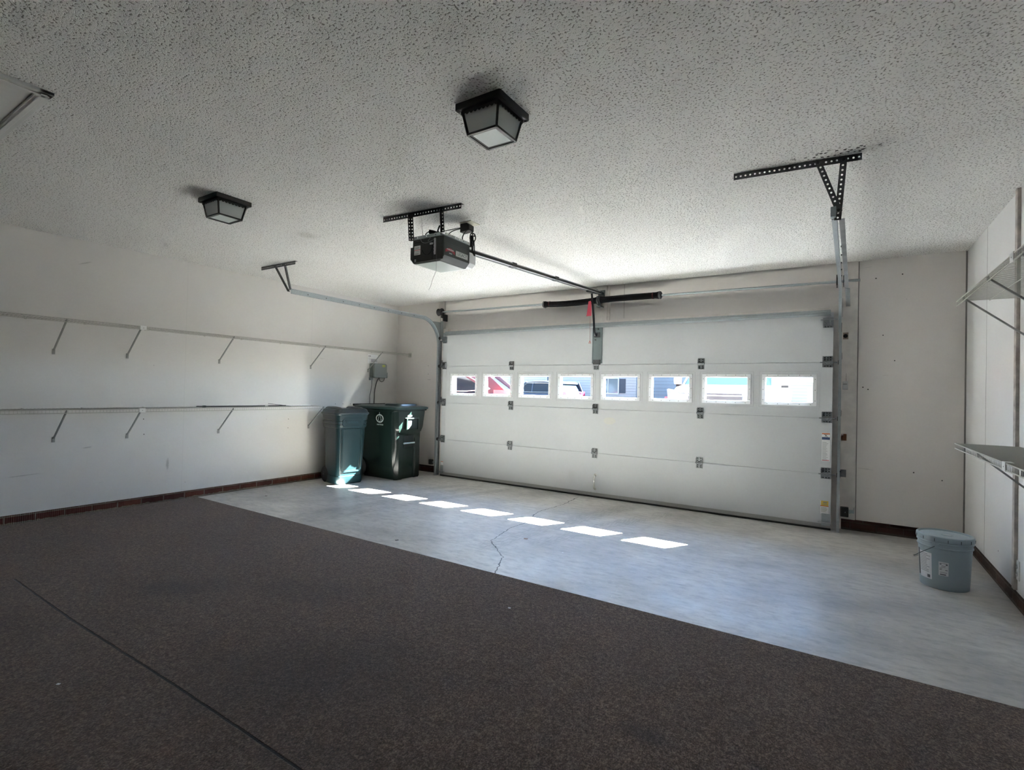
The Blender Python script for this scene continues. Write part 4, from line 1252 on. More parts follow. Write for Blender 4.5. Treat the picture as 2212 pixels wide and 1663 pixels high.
for k in range(3): b.box((LX + .0012, -.455, 1.712 - .012 * k), (LX + .0018, -.415 + .01 * k, 1.715 - .012 * k))
b.build('handwriting', mat('pencil_print', (.35, .35, .36), .6), o)

# ---------------------------------------------------------------- bins
M_bin2 = mat('dark_green_bin', (.007, .015, .0125), .24, spec=.5, bump=.05, bscale=150)
M_bin1 = mat('teal_green_bin', (.007, .022, .026), .30, spec=.5, bump=.10, bscale=220)
M_lid1 = mat('teal_green_lid', (.012, .022, .028), .36, spec=.5, bump=.12, bscale=220)
def rr3(hx, hy, r, z, cx=0, cy=0, n=6):
    return [Vector((x, y, z)) for x, y in rrect(cx - hx, cy - hy, cx + hx, cy + hy, r, n)]

# left bin, turned a little towards the camera; local +x is its front
t = thing('trash_bin', (-.612, -1.225, 0), 'smaller teal green wheeled trash bin with a ridged collar, standing left of the taller bin', 'bin', rz=R(-11))
t.scale = (1, 1, 1.045)
b = MB()
b.loft([rr3(.168, .178, .050, .004), rr3(.176, .186, .055, .02), rr3(.178, .189, .055, .10), rr3(.172, .184, .05, .105), rr3(.196, .205, .055, .70), rr3(.196, .205, .055, .705)])
body = b.build('body', M_bin1, t, smooth=40, local=True)
b = MB()
b.loft([rr3(.200, .209, .058, .700), rr3(.208, .217, .06, .706), rr3(.212, .221, .06, .738), rr3(.206, .215, .06, .742), rr3(.207, .216, .06, .750), rr3(.214, .223, .06, .754), rr3(.216, .225, .06, .782), rr3(.210, .219, .06, .786), rr3(.211, .220, .06, .794), rr3(.218, .227, .06, .798), rr3(.222, .231, .06, .86), rr3(.228, .238, .065, .866), rr3(.228, .238, .065, .876)])
b.build('collar', M_bin1, t, smooth=40, local=True)
b = MB()
b.loft([rr3(.234, .245, .07, .868), rr3(.236, .247, .07, .886), rr3(.226, .237, .07, .894), rr3(.214, .226, .07, .925), rr3(.195, .207, .06, .936)])
b.build('lid', M_lid1, t, smooth=40, local=True)
for s_ in (-1, 1):
    b = MB()
    b.loft([[Vector((x, s_ * .148 + w_ * dy, zz)) for dy, zz in ((-1, .925), (-1, .945 + e), (-.4, .958 + e), (.4, .958 + e), (1, .945 + e), (1, .925))] for x, w_, e in ((-.20, .030, -.012), (-.16, .045, 0), (.0, .048, .002), (.12, .045, -.004), (.205, .03, -.022))])
    b.build('lid_ridge', M_lid1, t, smooth=50, local=True)
# nameplate with six-sided frame on the front of the collar
F1 = lambda u, v, d: Vector((.222 + d, u, v))
b = MB()
b.prism([(-.150, .745), (-.128, .715), (.128, .715), (.150, .745), (.150, .79), (.125, .830), (-.125, .830), (-.150, .79)], F1, -.02, -.001)
pl = b.build('front_plate', M_bin1, t, bevel=.003, local=True)
b = MB()
o_ = [(-.118, .785), (-.095, .742), (.095, .742), (.118, .785), (.105, .805), (-.105, .805)]
i_ = [(-.108, .783), (-.090, .748), (.090, .748), (.108, .783), (.098, .799), (-.098, .799)]
for k in range(6):
    j = (k + 1) % 6
    b.prism([o_[k], o_[j], i_[j], i_[k]], F1, -.002, .004)
b.build('badge_frame', M_bin1, pl, local=True)
b = MB()
for k, wd in enumerate((.018, .014, .016, .012, .018, .014, .014)):
    y0 = -.078 + k * .0225
    b.box((.2205, y0, .758), (.2232, y0 + .004, .784)).box((.2205, y0, .768 + .006 * (k % 3 - 1)), (.2232, y0 + wd, .772 + .006 * (k % 3 - 1)))
b.build('embossed_lettering', mat('emboss_blue_green', (.018, .055, .065), .3), pl, local=True)
# recessed front panel drawn by its raised frame
def bar_list(b, pts, w, closed=True):
    n = len(pts)
    for k in range(n if closed else n - 1):
        b.tube([pts[k], pts[(k + 1) % n]], w, 6)
fx = lambda z: .172 + (.196 - .172) * (z - .105) / (.595) + .0005
pp = [(fx(.685), -.128, .685), (fx(.20), -.118, .20), (fx(.165), -.105, .165), (fx(.165), .105, .165), (fx(.20), .118, .20), (fx(.685), .128, .685)]
b = MB(); bar_list(b, pp, .0055)
b.build('panel_frame', M_bin1, t, local=True)
b = MB(); bar_list(b, [(x + .001, y * 1.16, z - .012 if z < .3 else z) for x, y, z in pp], .007, False)
b.build('panel_edge', M_bin1, t, local=True)
for s_ in (-1, 1):
    b = MB()
    b.lathe([(.02, -.022), (.085, -.022), (.100, -.012), (.100, .012), (.085, .022), (.02, .022)], (-.165, s_ * .170, .101), 28, 'y')
    w_ = b.build('wheel', M_rubber, t, smooth=40, local=True)
    b = MB().lathe([(0, -.026), (.035, -.024), (.05, -.014), (.05, .014), (.035, .024), (0, .026)], (-.165, s_ * .170, .101), 20, 'y')
    b.build('hub', M_black, w_, local=True)
MB().tube([(-.175, -.20, .101), (-.175, .20, .101)], .009, 8).build('axle', M_galvd, t, local=True)

# right bin, tall square cart; local +x is its front
t = thing('trash_bin', (-.53, -.49, 0), 'taller dark green wheeled bin with a round white tree emblem, in the corner', 'bin')
b = MB()
def ring2(x0, x1, hy, r, z): return [Vector((x, y, z)) for x, y in rrect(x0, -hy, x1, hy, r, 6)]
b.loft([ring2(-.30, .355, .225, .06, .006), ring2(-.31, .362, .232, .06, .03), ring2(-.34, .368, .262, .065, .45), ring2(-.36, .372, .278, .07, .70), ring2(-.385, .382, .292, .07, .925), ring2(-.39, .386, .296, .07, .965)])
body = b.build('body', M_bin2, t, smooth=45, local=True)
# stepped front: bulging upper panel with a hand recess and catch bar
b = MB()
b.loft([[Vector((x, y * w_, z)) for x, y in ((.33, -1), (x1, -.90), (x1 + .006, -.3), (x1 + .006, .3), (x1, .90), (.33, 1))] for z, w_, x1 in ((.62, .190, .375), (.66, .240, .400), (.72, .262, .412), (.93, .285, .425), (.955, .286, .425))])
b.build('upper_front', M_bin2, t, smooth=40, local=True)
b = MB()
b.loft([[Vector((x, y, z)) for x, y in ((.33, -.235), (x1, -.205), (x1, -.12), (.33, -.10))] for z, x1 in ((.004, .372), (.03, .388), (.40, .388), (.56, .376), (.60, .36))])
b.build('front_leg', M_bin2, t, smooth=40, local=True)
b = MB()
b.loft([[Vector((x, y, z)) for x, y in ((.33, .10), (x1, .12), (x1, .205), (.33, .235))] for z, x1 in ((.004, .372), (.03, .388), (.40, .388), (.56, .376), (.60, .36))])
b.build('front_leg', M_bin2, t, smooth=40, local=True)
b = MB().box((.418, -.10, .70), (.434, .10, .835)).build('hand_recess', mat('bin_recess', (.006, .012, .010), .5), t, local=True)
b = MB().box((.425, -.125, .69), (.450, -.10, .845)).box((.425, .10, .69), (.450, .125, .845)).box((.425, -.125, .835), (.450, .125, .852))
b.build('grip_frame', M_bin2, t, bevel=.006, local=True)
MB().box((.366, -.09, .44), (.376, .09, .60)).build('bar_pocket', mat('bin_pocket', (.006, .010, .009), .6), t, local=True)
MB().tube([(.392, -.115, .50), (.392, .095, .50)], .011, 10).build('catch_bar', M_galv, t, smooth=True, local=True)
MB().box((.4305, -.09, .872), (.4315, .0, .892)).build('serial_plate', mat('serial_print', (.42, .46, .45), .5), t, local=True)
# rim, lid, lid handle
b = MB()
b.loft([ring2(-.40, .402, .303, .07, .935), ring2(-.41, .440, .312, .05, .955), ring2(-.41, .440, .312, .05, .972), ring2(-.39, .41, .30, .07, .973)])
b.build('rim', M_bin2, t, smooth=40, local=True)
M_lid2 = mat('green_lid', (.014, .030, .028), .30, spec=.5)
b = MB()
b.loft([ring2(-.42, .452, .322, .045, .972), ring2(-.42, .455, .324, .045, .998), ring2(-.41, .44, .312, .06, 1.006), ring2(-.36, .36, .27, .08, 1.018)])
b.build('lid', M_lid2, t, smooth=40, local=True)
MB().loft([ring2(.05, .36, .215, .09, 1.012), ring2(.055, .355, .21, .09, 1.040), ring2(.07, .34, .195, .09, 1.046)]).build('lid_dome', M_lid2, t, smooth=40, local=True)
b = MB().tube([(-.44, -.30, 1.012), (-.44, .30, 1.012)], .016, 10).tube([(-.40, -.24, .98), (-.44, -.24, 1.012)], .014, 8).tube([(-.40, .24, .98), (-.44, .24, 1.012)], .014, 8)
b.build('push_handle', M_rubber, t, smooth=True, local=True)
for s_ in (-1, 1):
    b = MB().box((.30, s_ * .296 - .012, .90), (.315, s_ * .296 + .012, .958)).box((.23, s_ * .296 - .012, .90), (.245, s_ * .296 + .012, .958))
    b.build('side_lug', M_bin2, t, local=True)
    w_ = MB().lathe([(.02, -.026), (.115, -.026), (.130, -.012), (.130, .012), (.115, .026), (.02, .026)], (-.33, s_ * .262, .131), 30, 'y').build('wheel', M_rubber, t, smooth=40, local=True)
    MB().lathe([(0, -.029), (.06, -.027), (.07, -.014), (.07, .014), (.06, .027), (0, .029)], (-.33, s_ * .262, .131), 20, 'y').build('hub', M_black, w_, local=True)
MB().tube([(-.33, -.28, .131), (-.33, .28, .131)], .010, 8).build('axle', M_galvd, t, local=True)
# round emblem with a fir tree and the phone number under it, on the left side
M_emb = mat('emblem_white', (.52, .55, .55), .5)
ex, ez = .092, .838
ty = lambda z: -(.278 + (.292 - .278) * (z - .70) / .225) - .0012
E1 = lambda u, v, d: Vector((ex + u, ty(ez + v) - d, ez + v))
b = MB()
N = 40
for k in range(N):
    a0, a1 = 2 * math.pi * k / N, 2 * math.pi * (k + 1) / N
    q = lambda a, r: (math.sin(a) * r * 1.12, math.cos(a) * r * .90)
    b.prism([q(a0, .052), q(a1, .052), q(a1, .066), q(a0, .066)], E1, 0, .0008)
em = b.build('emblem', M_emb, t, local=True)
b = MB()
tree = [(0, .086), (-.006, .055), (-.003, .055), (-.014, .034), (-.008, .034), (-.026, .010), (-.014, .012), (-.036, -.016), (-.018, -.012), (-.040, -.040), (-.006, -.034), (-.006, -.046), (.006, -.046), (.006, -.034), (.040, -.040), (.018, -.012), (.036, -.016), (.014, .012), (.026, .010), (.008, .034), (.014, .034), (.003, .055), (.006, .055)]
for k in range(len(tree)):
    (u0, v0), (u1, v1) = tree[k], tree[(k + 1) % len(tree)]
    b.bar(E1(u0, v0, .0008), E1(u1, v1, .0008), .0030, .0012, (0, 1, 0))
b.build('fir_tree', M_emb, em, local=True)
b = MB()
for k in range(18):
    a = 2 * math.pi * (k + .5) / 18
    c_ = E1(math.sin(a) * .0665, math.cos(a) * .053, .001)
    dn = Vector((math.sin(a) * 1.1, 0, math.cos(a)))
    b.bar(c_ - dn * .004, c_ + dn * .004, .004, .0008, (0, 1, 0))
b.build('ring_lettering', M_bin2, em, local=True)
text_obj('1-800-795-9223', 'phone_number', M_emb, t, Matrix(((1, 0, 0, ex + .002), (0, 0, 1, ty(.752) - .0005), (0, 1, 0, .752), (0, 0, 0, 1))) @ Matrix.Rotation(math.pi, 4, 'X') @ Matrix.Diagonal((1, -1, 1, 1)), .025, .0006, sx=.80, local=True)

# ---------------------------------------------------------------- bucket
M_bucket = mat('grey_blue_bucket', (.27, .33, .36), .38, bump=.03, bscale=100)
t = thing('paint_bucket', (5.545, -1.215, 0), 'grey-blue plastic bucket with a lid and paper labels near the right wall', 'bucket')
bz = .365 / .37
b = MB()
b.lathe([(0, .004), (.120, .004), (.126, 0), (.131, .004), (.1435, .268), (.147, .270), (.150, .274), (.1495, .280), (.146, .283), (.1465, .300), (.152, .303), (.153, .309), (.149, .313), (.1475, .335)], (0, 0, 0), 64)
b.build('body', M_bucket, t, smooth=40, local=True)
b = MB().lathe([(.1525, .318), (.1555, .320), (.1565, .330), (.1545, .349), (.150, .353), (.144, .353), (.141, .347), (.139, .343), (0, .343)], (0, 0, 0), 64)
b.build('lid', M_bucket, t, smooth=40, local=True)
b = MB()
for k in range(14):
    a = 2 * math.pi * k / 14 + .2
    b.bar((math.cos(a) * .1562, math.sin(a) * .1562, .321), (math.cos(a) * .1572, math.sin(a) * .1572, .340), .0025, .002, (math.cos(a), math.sin(a), 0))
b.build('tear_slots', M_hole, t, local=True)
b = MB().lathe([(.026, .3435), (.030, .3455), (.034, .3435)], (.012, .006, 0), 28)
b.build('spout_ring', M_bucket, t, smooth=True, local=True)
MB().lathe([(0, .3455), (.024, .3455), (.026, .3435)], (.012, .006, 0), 28).build('spout_cap', mat('bucket_cap', (.38, .42, .42), .4), t, smooth=40, local=True)
# ear and bail
vd = math.atan2(-5.7731 + 1.215, 4.9437 - 5.545)  # bearing of the doorway side, for orienting the labels
ea = R(244)
c_, s_ = math.cos(ea), math.sin(ea)
b = MB().lathe([(.1465, .272), (.156, .272), (.157, .276), (.157, .305), (.1465, .306)], (0, 0, 0), 20, 'z', ea - .13, ea + .13)
b.build('bail_ear', M_bucket, t, local=True)
b = MB().lathe([(.1465, .272), (.156, .272), (.157, .276), (.157, .305), (.1465, .306)], (0, 0, 0), 20, 'z', ea + math.pi - .13, ea + math.pi + .13)
b.build('bail_ear', M_bucket, t, local=True)
pts = []
tilt = R(38)
for k in range(17):
    a = math.pi * k / 16
    u, v = math.cos(a) * .163, math.sin(a) * .163
    # v swings out to the left of the camera and down
    px_ = c_ * u + math.cos(ea - math.pi / 2) * v
    py_ = s_ * u + math.sin(ea - math.pi / 2) * v
    pts.append((px_, py_, .289 - math.sin(a) * .125))
b = MB().tube(pts, .0022, 6)
bail = b.build('bail', mat('bail_wire', (.03, .045, .05), .4, metal=.6), t, smooth=True, local=True)
b = MB().tube([Vector(pts[7]) , Vector(pts[8]), Vector(pts[9])], .009, 10)
b.build('bail_grip', mat('worn_grip', (.45, .42, .36), .6), bail, smooth=True, local=True)
def wrap_label(a0, a1, z0, z1, name, m_, r0=None, parent=None, skew=0.0, e=.0006):
    rr = lambda z: .131 + (.1435 - .131) * (z - .004) / .264 + e
    b = MB()
    n = 10
    g = []
    for j in range(2):
        z = (z0, z1)[j]
        g.append([b.bm.verts.new((math.cos(a0 + (a1 - a0) * k / n + skew * j) * rr(z), math.sin(a0 + (a1 - a0) * k / n + skew * j) * rr(z), z)) for k in range(n + 1)])
    for k in range(n):
        b.bm.faces.new((g[0][k], g[0][k + 1], g[1][k + 1], g[1][k]))
    return b.build(name, m_, parent or t, smooth=True, local=True)
M_bl = mat('bucket_label', (.66, .66, .68), .55)
la = wrap_label(R(196), R(234), .058, .232, 'paper_label', M_bl)
for k in range(12):
    wrap_label(R(199), R(199 + random.uniform(20, 32)), .218 - .0105 * k, .2215 - .0105 * k, 'small_print', mat('bl_print', (.22, .22, .25), .6), parent=la, e=.0010)
wrap_label(R(222), R(230), .066, .086, 'barcode', M_ink, parent=la, e=.0012)
wrap_label(R(186), R(196), .066, .245, 'label_edge', mat('label_black', (.03, .025, .03), .5))
lb = wrap_label(R(250), R(271), .100, .190, 'paper_label', mat('bucket_label_b', (.60, .61, .61), .55))
for k, (u0, u1, z, h) in enumerate(((252, 269, .181, .002), (252, 256, .172, .006), (265, 269, .170, .009), (256, 265, .163, .0025), (255, 264, .155, .0025), (252, 258, .147, .0025), (252, 257, .138, .004), (264, 269, .136, .004), (253, 268, .122, .0015), (253, 268, .118, .0015), (253, 266, .104, .007))):
    wrap_label(R(u0), R(u1), z, z + h, 'small_print' if k < 10 else 'barcode', M_ink, parent=lb, e=.0012)

# ---------------------------------------------------------------- small wall things
M_sens = mat('sensor_black', (.01, .01, .011), .4)
t = thing('safety_sensor', (4.99, -.02, .205), 'small black safety sensor on a zinc bracket beside the right track, near the floor', 'sensor')
MB().box((4.942, -.05, .155), (5.008, -.002, .245)).build('housing', M_sens, t, bevel=.006)
MB().lathe([(0, -.004), (.0045, -.003), (.0045, 0)], (4.982, -.051, .2), 10, 'y').build('indicator_lamp', M_paper, t)
b = MB().box((5.006, -.02, .19), (5.052, -.017, .222)).box((5.049, -.02, .19), (5.052, .12, .222)).tube([(5.018, -.03, .19), (5.018, -.012, .19)], .005, 8)
b.build('mounting_bracket', M_galv, t)
t = thing('safety_sensor', (-.14, -.02, .19), 'small black safety sensor beside the left track, near the floor by the tall bin', 'sensor')
MB().box((-.185, -.04, .150), (-.120, .0, .225)).build('housing', M_sens, t, bevel=.006)
MB().box((-.122, -.02, .17), (-.066, -.017, .20)).build('mounting_bracket', M_galv, t)
o = MB().box((4.945, .105, 1.345), (4.992, YW - .02, 1.425)).build('receiver_box', mat('receiver_white', (.52, .54, .54), .4), bevel=.004)
tag(o, 'small white receiver box on the jamb right of the door, at window height', 'receiver')
MB().box((4.950, .1035, 1.395), (4.982, .105, 1.40)).build('print', M_ink, o)
MB().tube([(4.975, .112, 1.425), (4.975, .112, 1.50)], .0012, 5).build('antenna', M_galvd, o)
o = MB().box((4.945, .117, 1.83), (4.988, .1195, 1.895)).build('wall_plate', mat('bare_patch', (.30, .24, .20), .7))
tag(o, 'torn square patch with a dark round hole beside the right track, below its curve', 'wall patch')
MB().lathe([(0, -.0022), (.019, -.0022), (.019, 0)], (4.965, .117, 1.862), 14, 'y').build('hole', M_hole, o)
o = MB().box((4.945, .117, .855), (4.985, .1195, .918)).build('wood_patch', mat('bare_wood_patch', (.17, .07, .025), .8, var=.3))
tag(o, 'small square of bare brown wood beside the right track at mid height', 'wall patch')
MB().box((4.950, .1155, .90), (4.958, .117, .918)).build('paint_drip', M_paper, o)
# outlet on the right wall
t = thing('wall_outlet', (RX, -1.475, .24), 'white electrical outlet plate low on the right wall', 'outlet')
MB().box((RX - .006, -1.51, .182), (RX, -1.438, .300)).build('cover_plate', mat('outlet_white', (.55, .55, .53), .4), t, bevel=.002)
for z in (.218, .264):
    o = MB().lathe([(0, -.0085), (.015, -.0085), (.0165, -.006)], (RX, -1.474, z), 20, 'x').build('socket', mat('socket_grey', (.42, .42, .41), .4), t)
    b = MB().box((RX - .0092, -1.482, z + .001), (RX - .008, -1.480, z + .009)).box((RX - .0092, -1.469, z + .001), (RX - .008, -1.467, z + .009))
    b.build('slot', M_hole, o)
# debris
def leaf(x, y, s, rz, col, lab, nm='dry_leaf', z=.001):
    b = MB()
    N = 8
    top = []
    for k in range(N):
        a = 2 * math.pi * k / N
        r = s * (1 if k % 2 else .55) * (1.5 if k in (0, 4) else 1)
        top.append((math.cos(a) * r, math.sin(a) * r))
    v0 = [b.bm.verts.new((u, v, z + s * .35 * (abs(u) / s) ** 2 * .3)) for u, v in top]
    c0 = b.bm.verts.new((0, 0, z + s * .18))
    c1 = b.bm.verts.new((0, 0, z - .0005))
    for k in range(N):
        b.bm.faces.new((v0[k], v0[(k + 1) % N], c0))
        b.bm.faces.new((v0[(k + 1) % N], v0[k], c1))
    o = b.build(nm, col)
    o.location = (x, y, 0)
    o.rotation_euler = (0, 0, rz)
    tag(o, lab, 'leaf' if 'leaf' in nm else 'debris')
M_leaf = mat('dry_leaf', (.20, .11, .06), .8)
M_grit = mat('dark_grit', (.03, .025, .022), .9)
leaf(2.694, -2.004, .022, .3, M_leaf, 'small brown dry leaf on the concrete below the sunlit row')
leaf(1.861, -2.69, .018, 1.0, M_grit, 'dark dry leaf lying on the crack left of the fork')
leaf(-.55, -2.35, .018, .5, M_grit, 'small dark crumb on the concrete near the brick base of the left wall', 'debris')
leaf(3.12, -2.15, .008, .2, M_paper, 'tiny white chip on the concrete right of the crack', 'debris')
leaf(3.35, -3.27, .010, .2, M_paper, 'tiny white scrap on the carpet near its middle', 'debris', .008)
leaf(2.25, -4.98, .009, .6, M_paper, 'tiny white scrap at the lower left of the carpet', 'debris', .008)
# ---------------------------------------------------------------- outside, seen through the door windows
M_drive = mat('asphalt', (.035, .035, .037), .9, var=.15, vscale=6)
M_grass = mat('dry_lawn', (.06, .075, .03), .95, var=.3, vscale=9)
b = MB()
ys = [(.30, -.02), (1.0, 0.0), (6.0, .26), (16.0, .30), (60.0, .35)]
for (y0, z0), (y1, z1) in zip(ys, ys[1:]):
    b._new([(-40, y0, z0), (40, y0, z0), (40, y1, z1), (-40, y1, z1), (-40, y0, -.5), (40, y0, -.5), (40, y1, -.5), (-40, y1, -.5)], [(0, 1, 2, 3), (7, 6, 5, 4), (0, 4, 5, 1), (1, 5, 6, 2), (2, 6, 7, 3), (3, 7, 4, 0)])
o = b.build('driveway', M_drive); o['kind'] = 'structure'
o = MB().box((-40, 17.5, .28), (40, 21.4, .40)).build('lawn', M_grass); o['kind'] = 'structure'

M_cglass = mat('car_glass', (.008, .014, .022), .06, spec=.8)
M_tyre = mat('tyre', (.01, .01, .01), .8)
M_rim = mat('alloy_rim', (.4, .4, .42), .3, metal=.8)
M_trim = mat('chrome_trim', (.85, .87, .9), .12, metal=1)
def car(name, lab, paint, loc, rz, L=4.6, Wd=1.84, belt=.98, roof=1.58, hood=1.0, wb=2.75, cab=(-1.95, -1.45, .75, 1.45), tail_h=1.02, quarter=.45):
    """local +x is the nose; z = 0 at the ground. cab: rear base, rear top, front top, front base"""
    t = thing(name, loc, lab, 'car', rz=rz)
    hw = Wd / 2
    def sec(x, zt, w, zb=.24):
        return [Vector((x, y * w, z)) for y, z in ((-.90, zb), (-.98, zb + .12), (-1.0, (zb + zt) * .5), (-.97, zt - .10), (-.88, zt), (.88, zt), (.97, zt - .10), (1.0, (zb + zt) * .5), (.98, zb + .12), (.90, zb))]
    h = L / 2
    st = [(-h, tail_h - .18, hw * .86, .40), (-h + .06, tail_h - .04, hw * .94, .30), (-h + .25, tail_h, hw, .24), (cab[0] + .3, belt + .02, hw, .22), (0, belt, hw, .22), (cab[3] - .2, belt - .01, hw, .22), (cab[3] + .1, hood + .0, hw * .99, .22), (h - .45, hood - .07, hw * .97, .24), (h - .12, hood - .18, hw * .90, .28), (h, hood - .36, hw * .80, .36)]
    MB().loft([sec(*s) for s in st]).build('body', paint, t, smooth=50, local=True)
    # cabin: glass volume, roof and pillars
    def csec(x, z, w, z0):
        return [Vector((x, -w, z0)), Vector((x, -w * .86 if z > z0 + .2 else -w, z)), Vector((x, w * .86 if z > z0 + .2 else w, z)), Vector((x, w, z0))]
    zb = belt - .03
    r0, r1, f1, f0 = cab
    MB().loft([csec(r0, zb + .04, hw * .92, zb), csec(r1, roof - .04, hw * .93, zb), csec((r1 + f1) / 2, roof - .02, hw * .94, zb), csec(f1, roof - .05, hw * .93, zb), csec(f0, zb + .04, hw * .88, zb)]).build('windows', M_cglass, t, smooth=20, local=True)
    b = MB()
    b.loft([[Vector((x, y * hw * .83, z + (0 if abs(y) == 1 else .035))) for y in (-1, -.8, .8, 1)] + [Vector((x, y * hw * .83, z - .05)) for y in (1, -1)] for x, z in ((r1 - .12, roof - .07), (r1 + .05, roof - .03), ((r1 + f1) / 2, roof), (f1 - .05, roof - .03), (f1 + .10, roof - .09))])
    b.build('roof', paint, t, smooth=40, local=True)
    for s_ in (-1, 1):
        b = MB()
        for (xa, xb, w_) in ((f0, f1, .07), (r0 - .02, r1 - .05, .16), (-.12, -.12, .09)):
            b.bar((xa, s_ * hw * .925, zb), (xb, s_ * hw * .815, roof - .04), w_, .03, (0, s_, .2))
        b.build('pillar', paint, t, local=True)
        q0, q1 = hw * .925, hw * .80
        yq = lambda z: s_ * (q0 + (q1 - q0) * (z - zb) / (roof - zb) + .012)
        MB().prism([(r0 - .10, zb - .02), (r1 - .08, roof - .05), (r1 + quarter, roof - .03), (r1 + quarter * .8, roof - .10), (r0 + quarter, zb + .10), (r0 + quarter * 1.3, zb - .02)], lambda u, v, d: Vector((u, yq(v) + s_ * d, v)), -.03, 0).build('rear_quarter', paint, t, local=True)
        b = MB()
        b.tube([(r0 + .25, s_ * hw * .955, belt + .065), (r0 + .75, s_ * hw * .965, belt + .01), (f0 - .25, s_ * hw * .965, belt + .0)], .011, 6)
        b.tube([(r0 + .25, s_ * hw * .955, belt + .065), (r1 + .25, s_ * hw * .85, roof - .10), (f1 - .1, s_ * hw * .85, roof - .085), (f0 - .25, s_ * hw * .95, belt + .03)], .009, 6)
        b.build('window_trim', M_trim, t, local=True)
        o = MB().loft([[Vector((x, s_ * (hw + dy), z)) for dy, z in ((.02, belt + .05), (.20, belt + .06), (.21, belt + .20), (.03, belt + .21))] for x in (f0 - .42, f0 - .34)]).build('mirror', paint, t, smooth=60, local=True)
        MB().box((f0 - .42, s_ * (hw + .02), belt + .0), (f0 - .36, s_ * (hw + .16), belt + .06)).build('mirror_base', M_tyre, o, local=True)
        for xw in (-wb / 2 - .05, wb / 2 - .02):
            w_ = MB().lathe([(.22, -.10), (.33, -.10), (.35, -.06), (.35, .06), (.33, .10), (.22, .10)], (xw, s_ * (hw - .10), .35), 28, 'y').build('wheel', M_tyre, t, smooth=40, local=True)
            b = MB().lathe([(0, -.06), (.05, -.085), (.21, -.06), (.23, -.095), (.23, .095), (.21, .06), (.05, .085), (0, .06)], (xw, s_ * (hw - .10), .35), 24, 'y')
            b.build('rim', M_rim, w_, smooth=30, local=True)
        # lights
        MB().loft([[Vector((x, s_ * y, z)) for y, z in ((hw * .99, tail_h - .03), (hw * .60, tail_h - .06), (hw * .58, tail_h - .20), (hw * .97, tail_h - .24))] for x in (-h - .0, -h + .30)]).build('tail_light', mat('tail_red', (.55, .02, .06), .15, coat=1), t, local=True)
        hl = MB().loft([[Vector((x, s_ * y, z)) for y, z in ((hw * .96, hood - .12), (hw * .55, hood - .19), (hw * .58, hood - .30), (hw * .93, hood - .33))] for x in (h - .34, h - .10)]).build('head_light', mat('headlamp_glass', (.16, .20, .26), .08, spec=.8), t, local=True)
        MB().lathe([(0, .012), (.045, .01), (.06, 0)], (h - .10, s_ * hw * .74, hood - .235), 16, 'x').build('lamp', M_trim, hl, local=True)
        MB().tube([(h - .095, s_ * hw * .52, hood - .20), (h - .20, s_ * hw * .95, hood - .125)], .014, 6).build('lamp_brow', M_trim, hl, local=True)
    b = MB()
    g = M_tyre
    MB().box((h - .14, -hw * .50, hood - .33), (h - .015, hw * .50, hood - .19)).build('grille', mat('grille_grey', (.05, .06, .075), .4), t, local=True)
    MB().box((h - .03, -hw * .50, hood - .245), (h - .005, hw * .50, hood - .225)).build('grille_bar', M_trim, t, local=True)
    MB().box((h - .10, -hw * .86, .34), (h + .03, hw * .86, .56)).build('bumper', paint, t, bevel=.04, local=True)
    MB().box((-h - .03, -hw * .86, .34), (-h + .10, hw * .86, .56)).build('bumper', paint, t, bevel=.04, local=True)
    MB().box((-h - .012, -.22, tail_h - .36), (-h + .02, .22, tail_h - .24)).build('license_plate', M_paper, t, local=True)
    return t
P_red = mat('maroon_paint', (.085, .028, .042), .22, coat=1)
P_dark = mat('dark_blue_paint', (.05, .07, .10), .2, coat=1)
P_white = mat('white_paint', (.46, .48, .50), .25, coat=1)
car('parked_car', 'dark red car parked close outside the two left windows of the garage door', P_red, (-3.25, 2.95, .14), R(204), L=4.5, Wd=1.84, belt=1.09, roof=1.56, hood=1.0, cab=(-2.12, -1.55, .7, 1.5), tail_h=1.17, quarter=.40)
car('parked_car', 'dark blue car far across the street, with roof rack, behind the third and fourth windows', P_dark, (-8.15, 17.4, .30), R(166), L=4.3, Wd=1.80, belt=.95, roof=1.50, hood=.92, cab=(-2.0, -1.75, .35, 1.25), tail_h=1.05)
car('parked_car', 'big white car facing the garage, filling the sixth and seventh windows', P_white, (2.82, 7.38, .24), R(-90), L=4.9, Wd=2.02, belt=1.22, roof=1.86, hood=1.26, wb=2.9, cab=(-2.1, -1.8, .45, 1.25), tail_h=1.2)
car('parked_car', 'pale blue car partly hidden behind the big white car, in the rightmost window', mat('pale_blue_paint', (.25, .38, .48), .25, coat=1), (1.55, 13.2, .28), 0, L=3.7, Wd=1.78, belt=.93, roof=1.42, hood=.96, cab=(-1.7, -1.2, .2, 1.05), tail_h=.95)

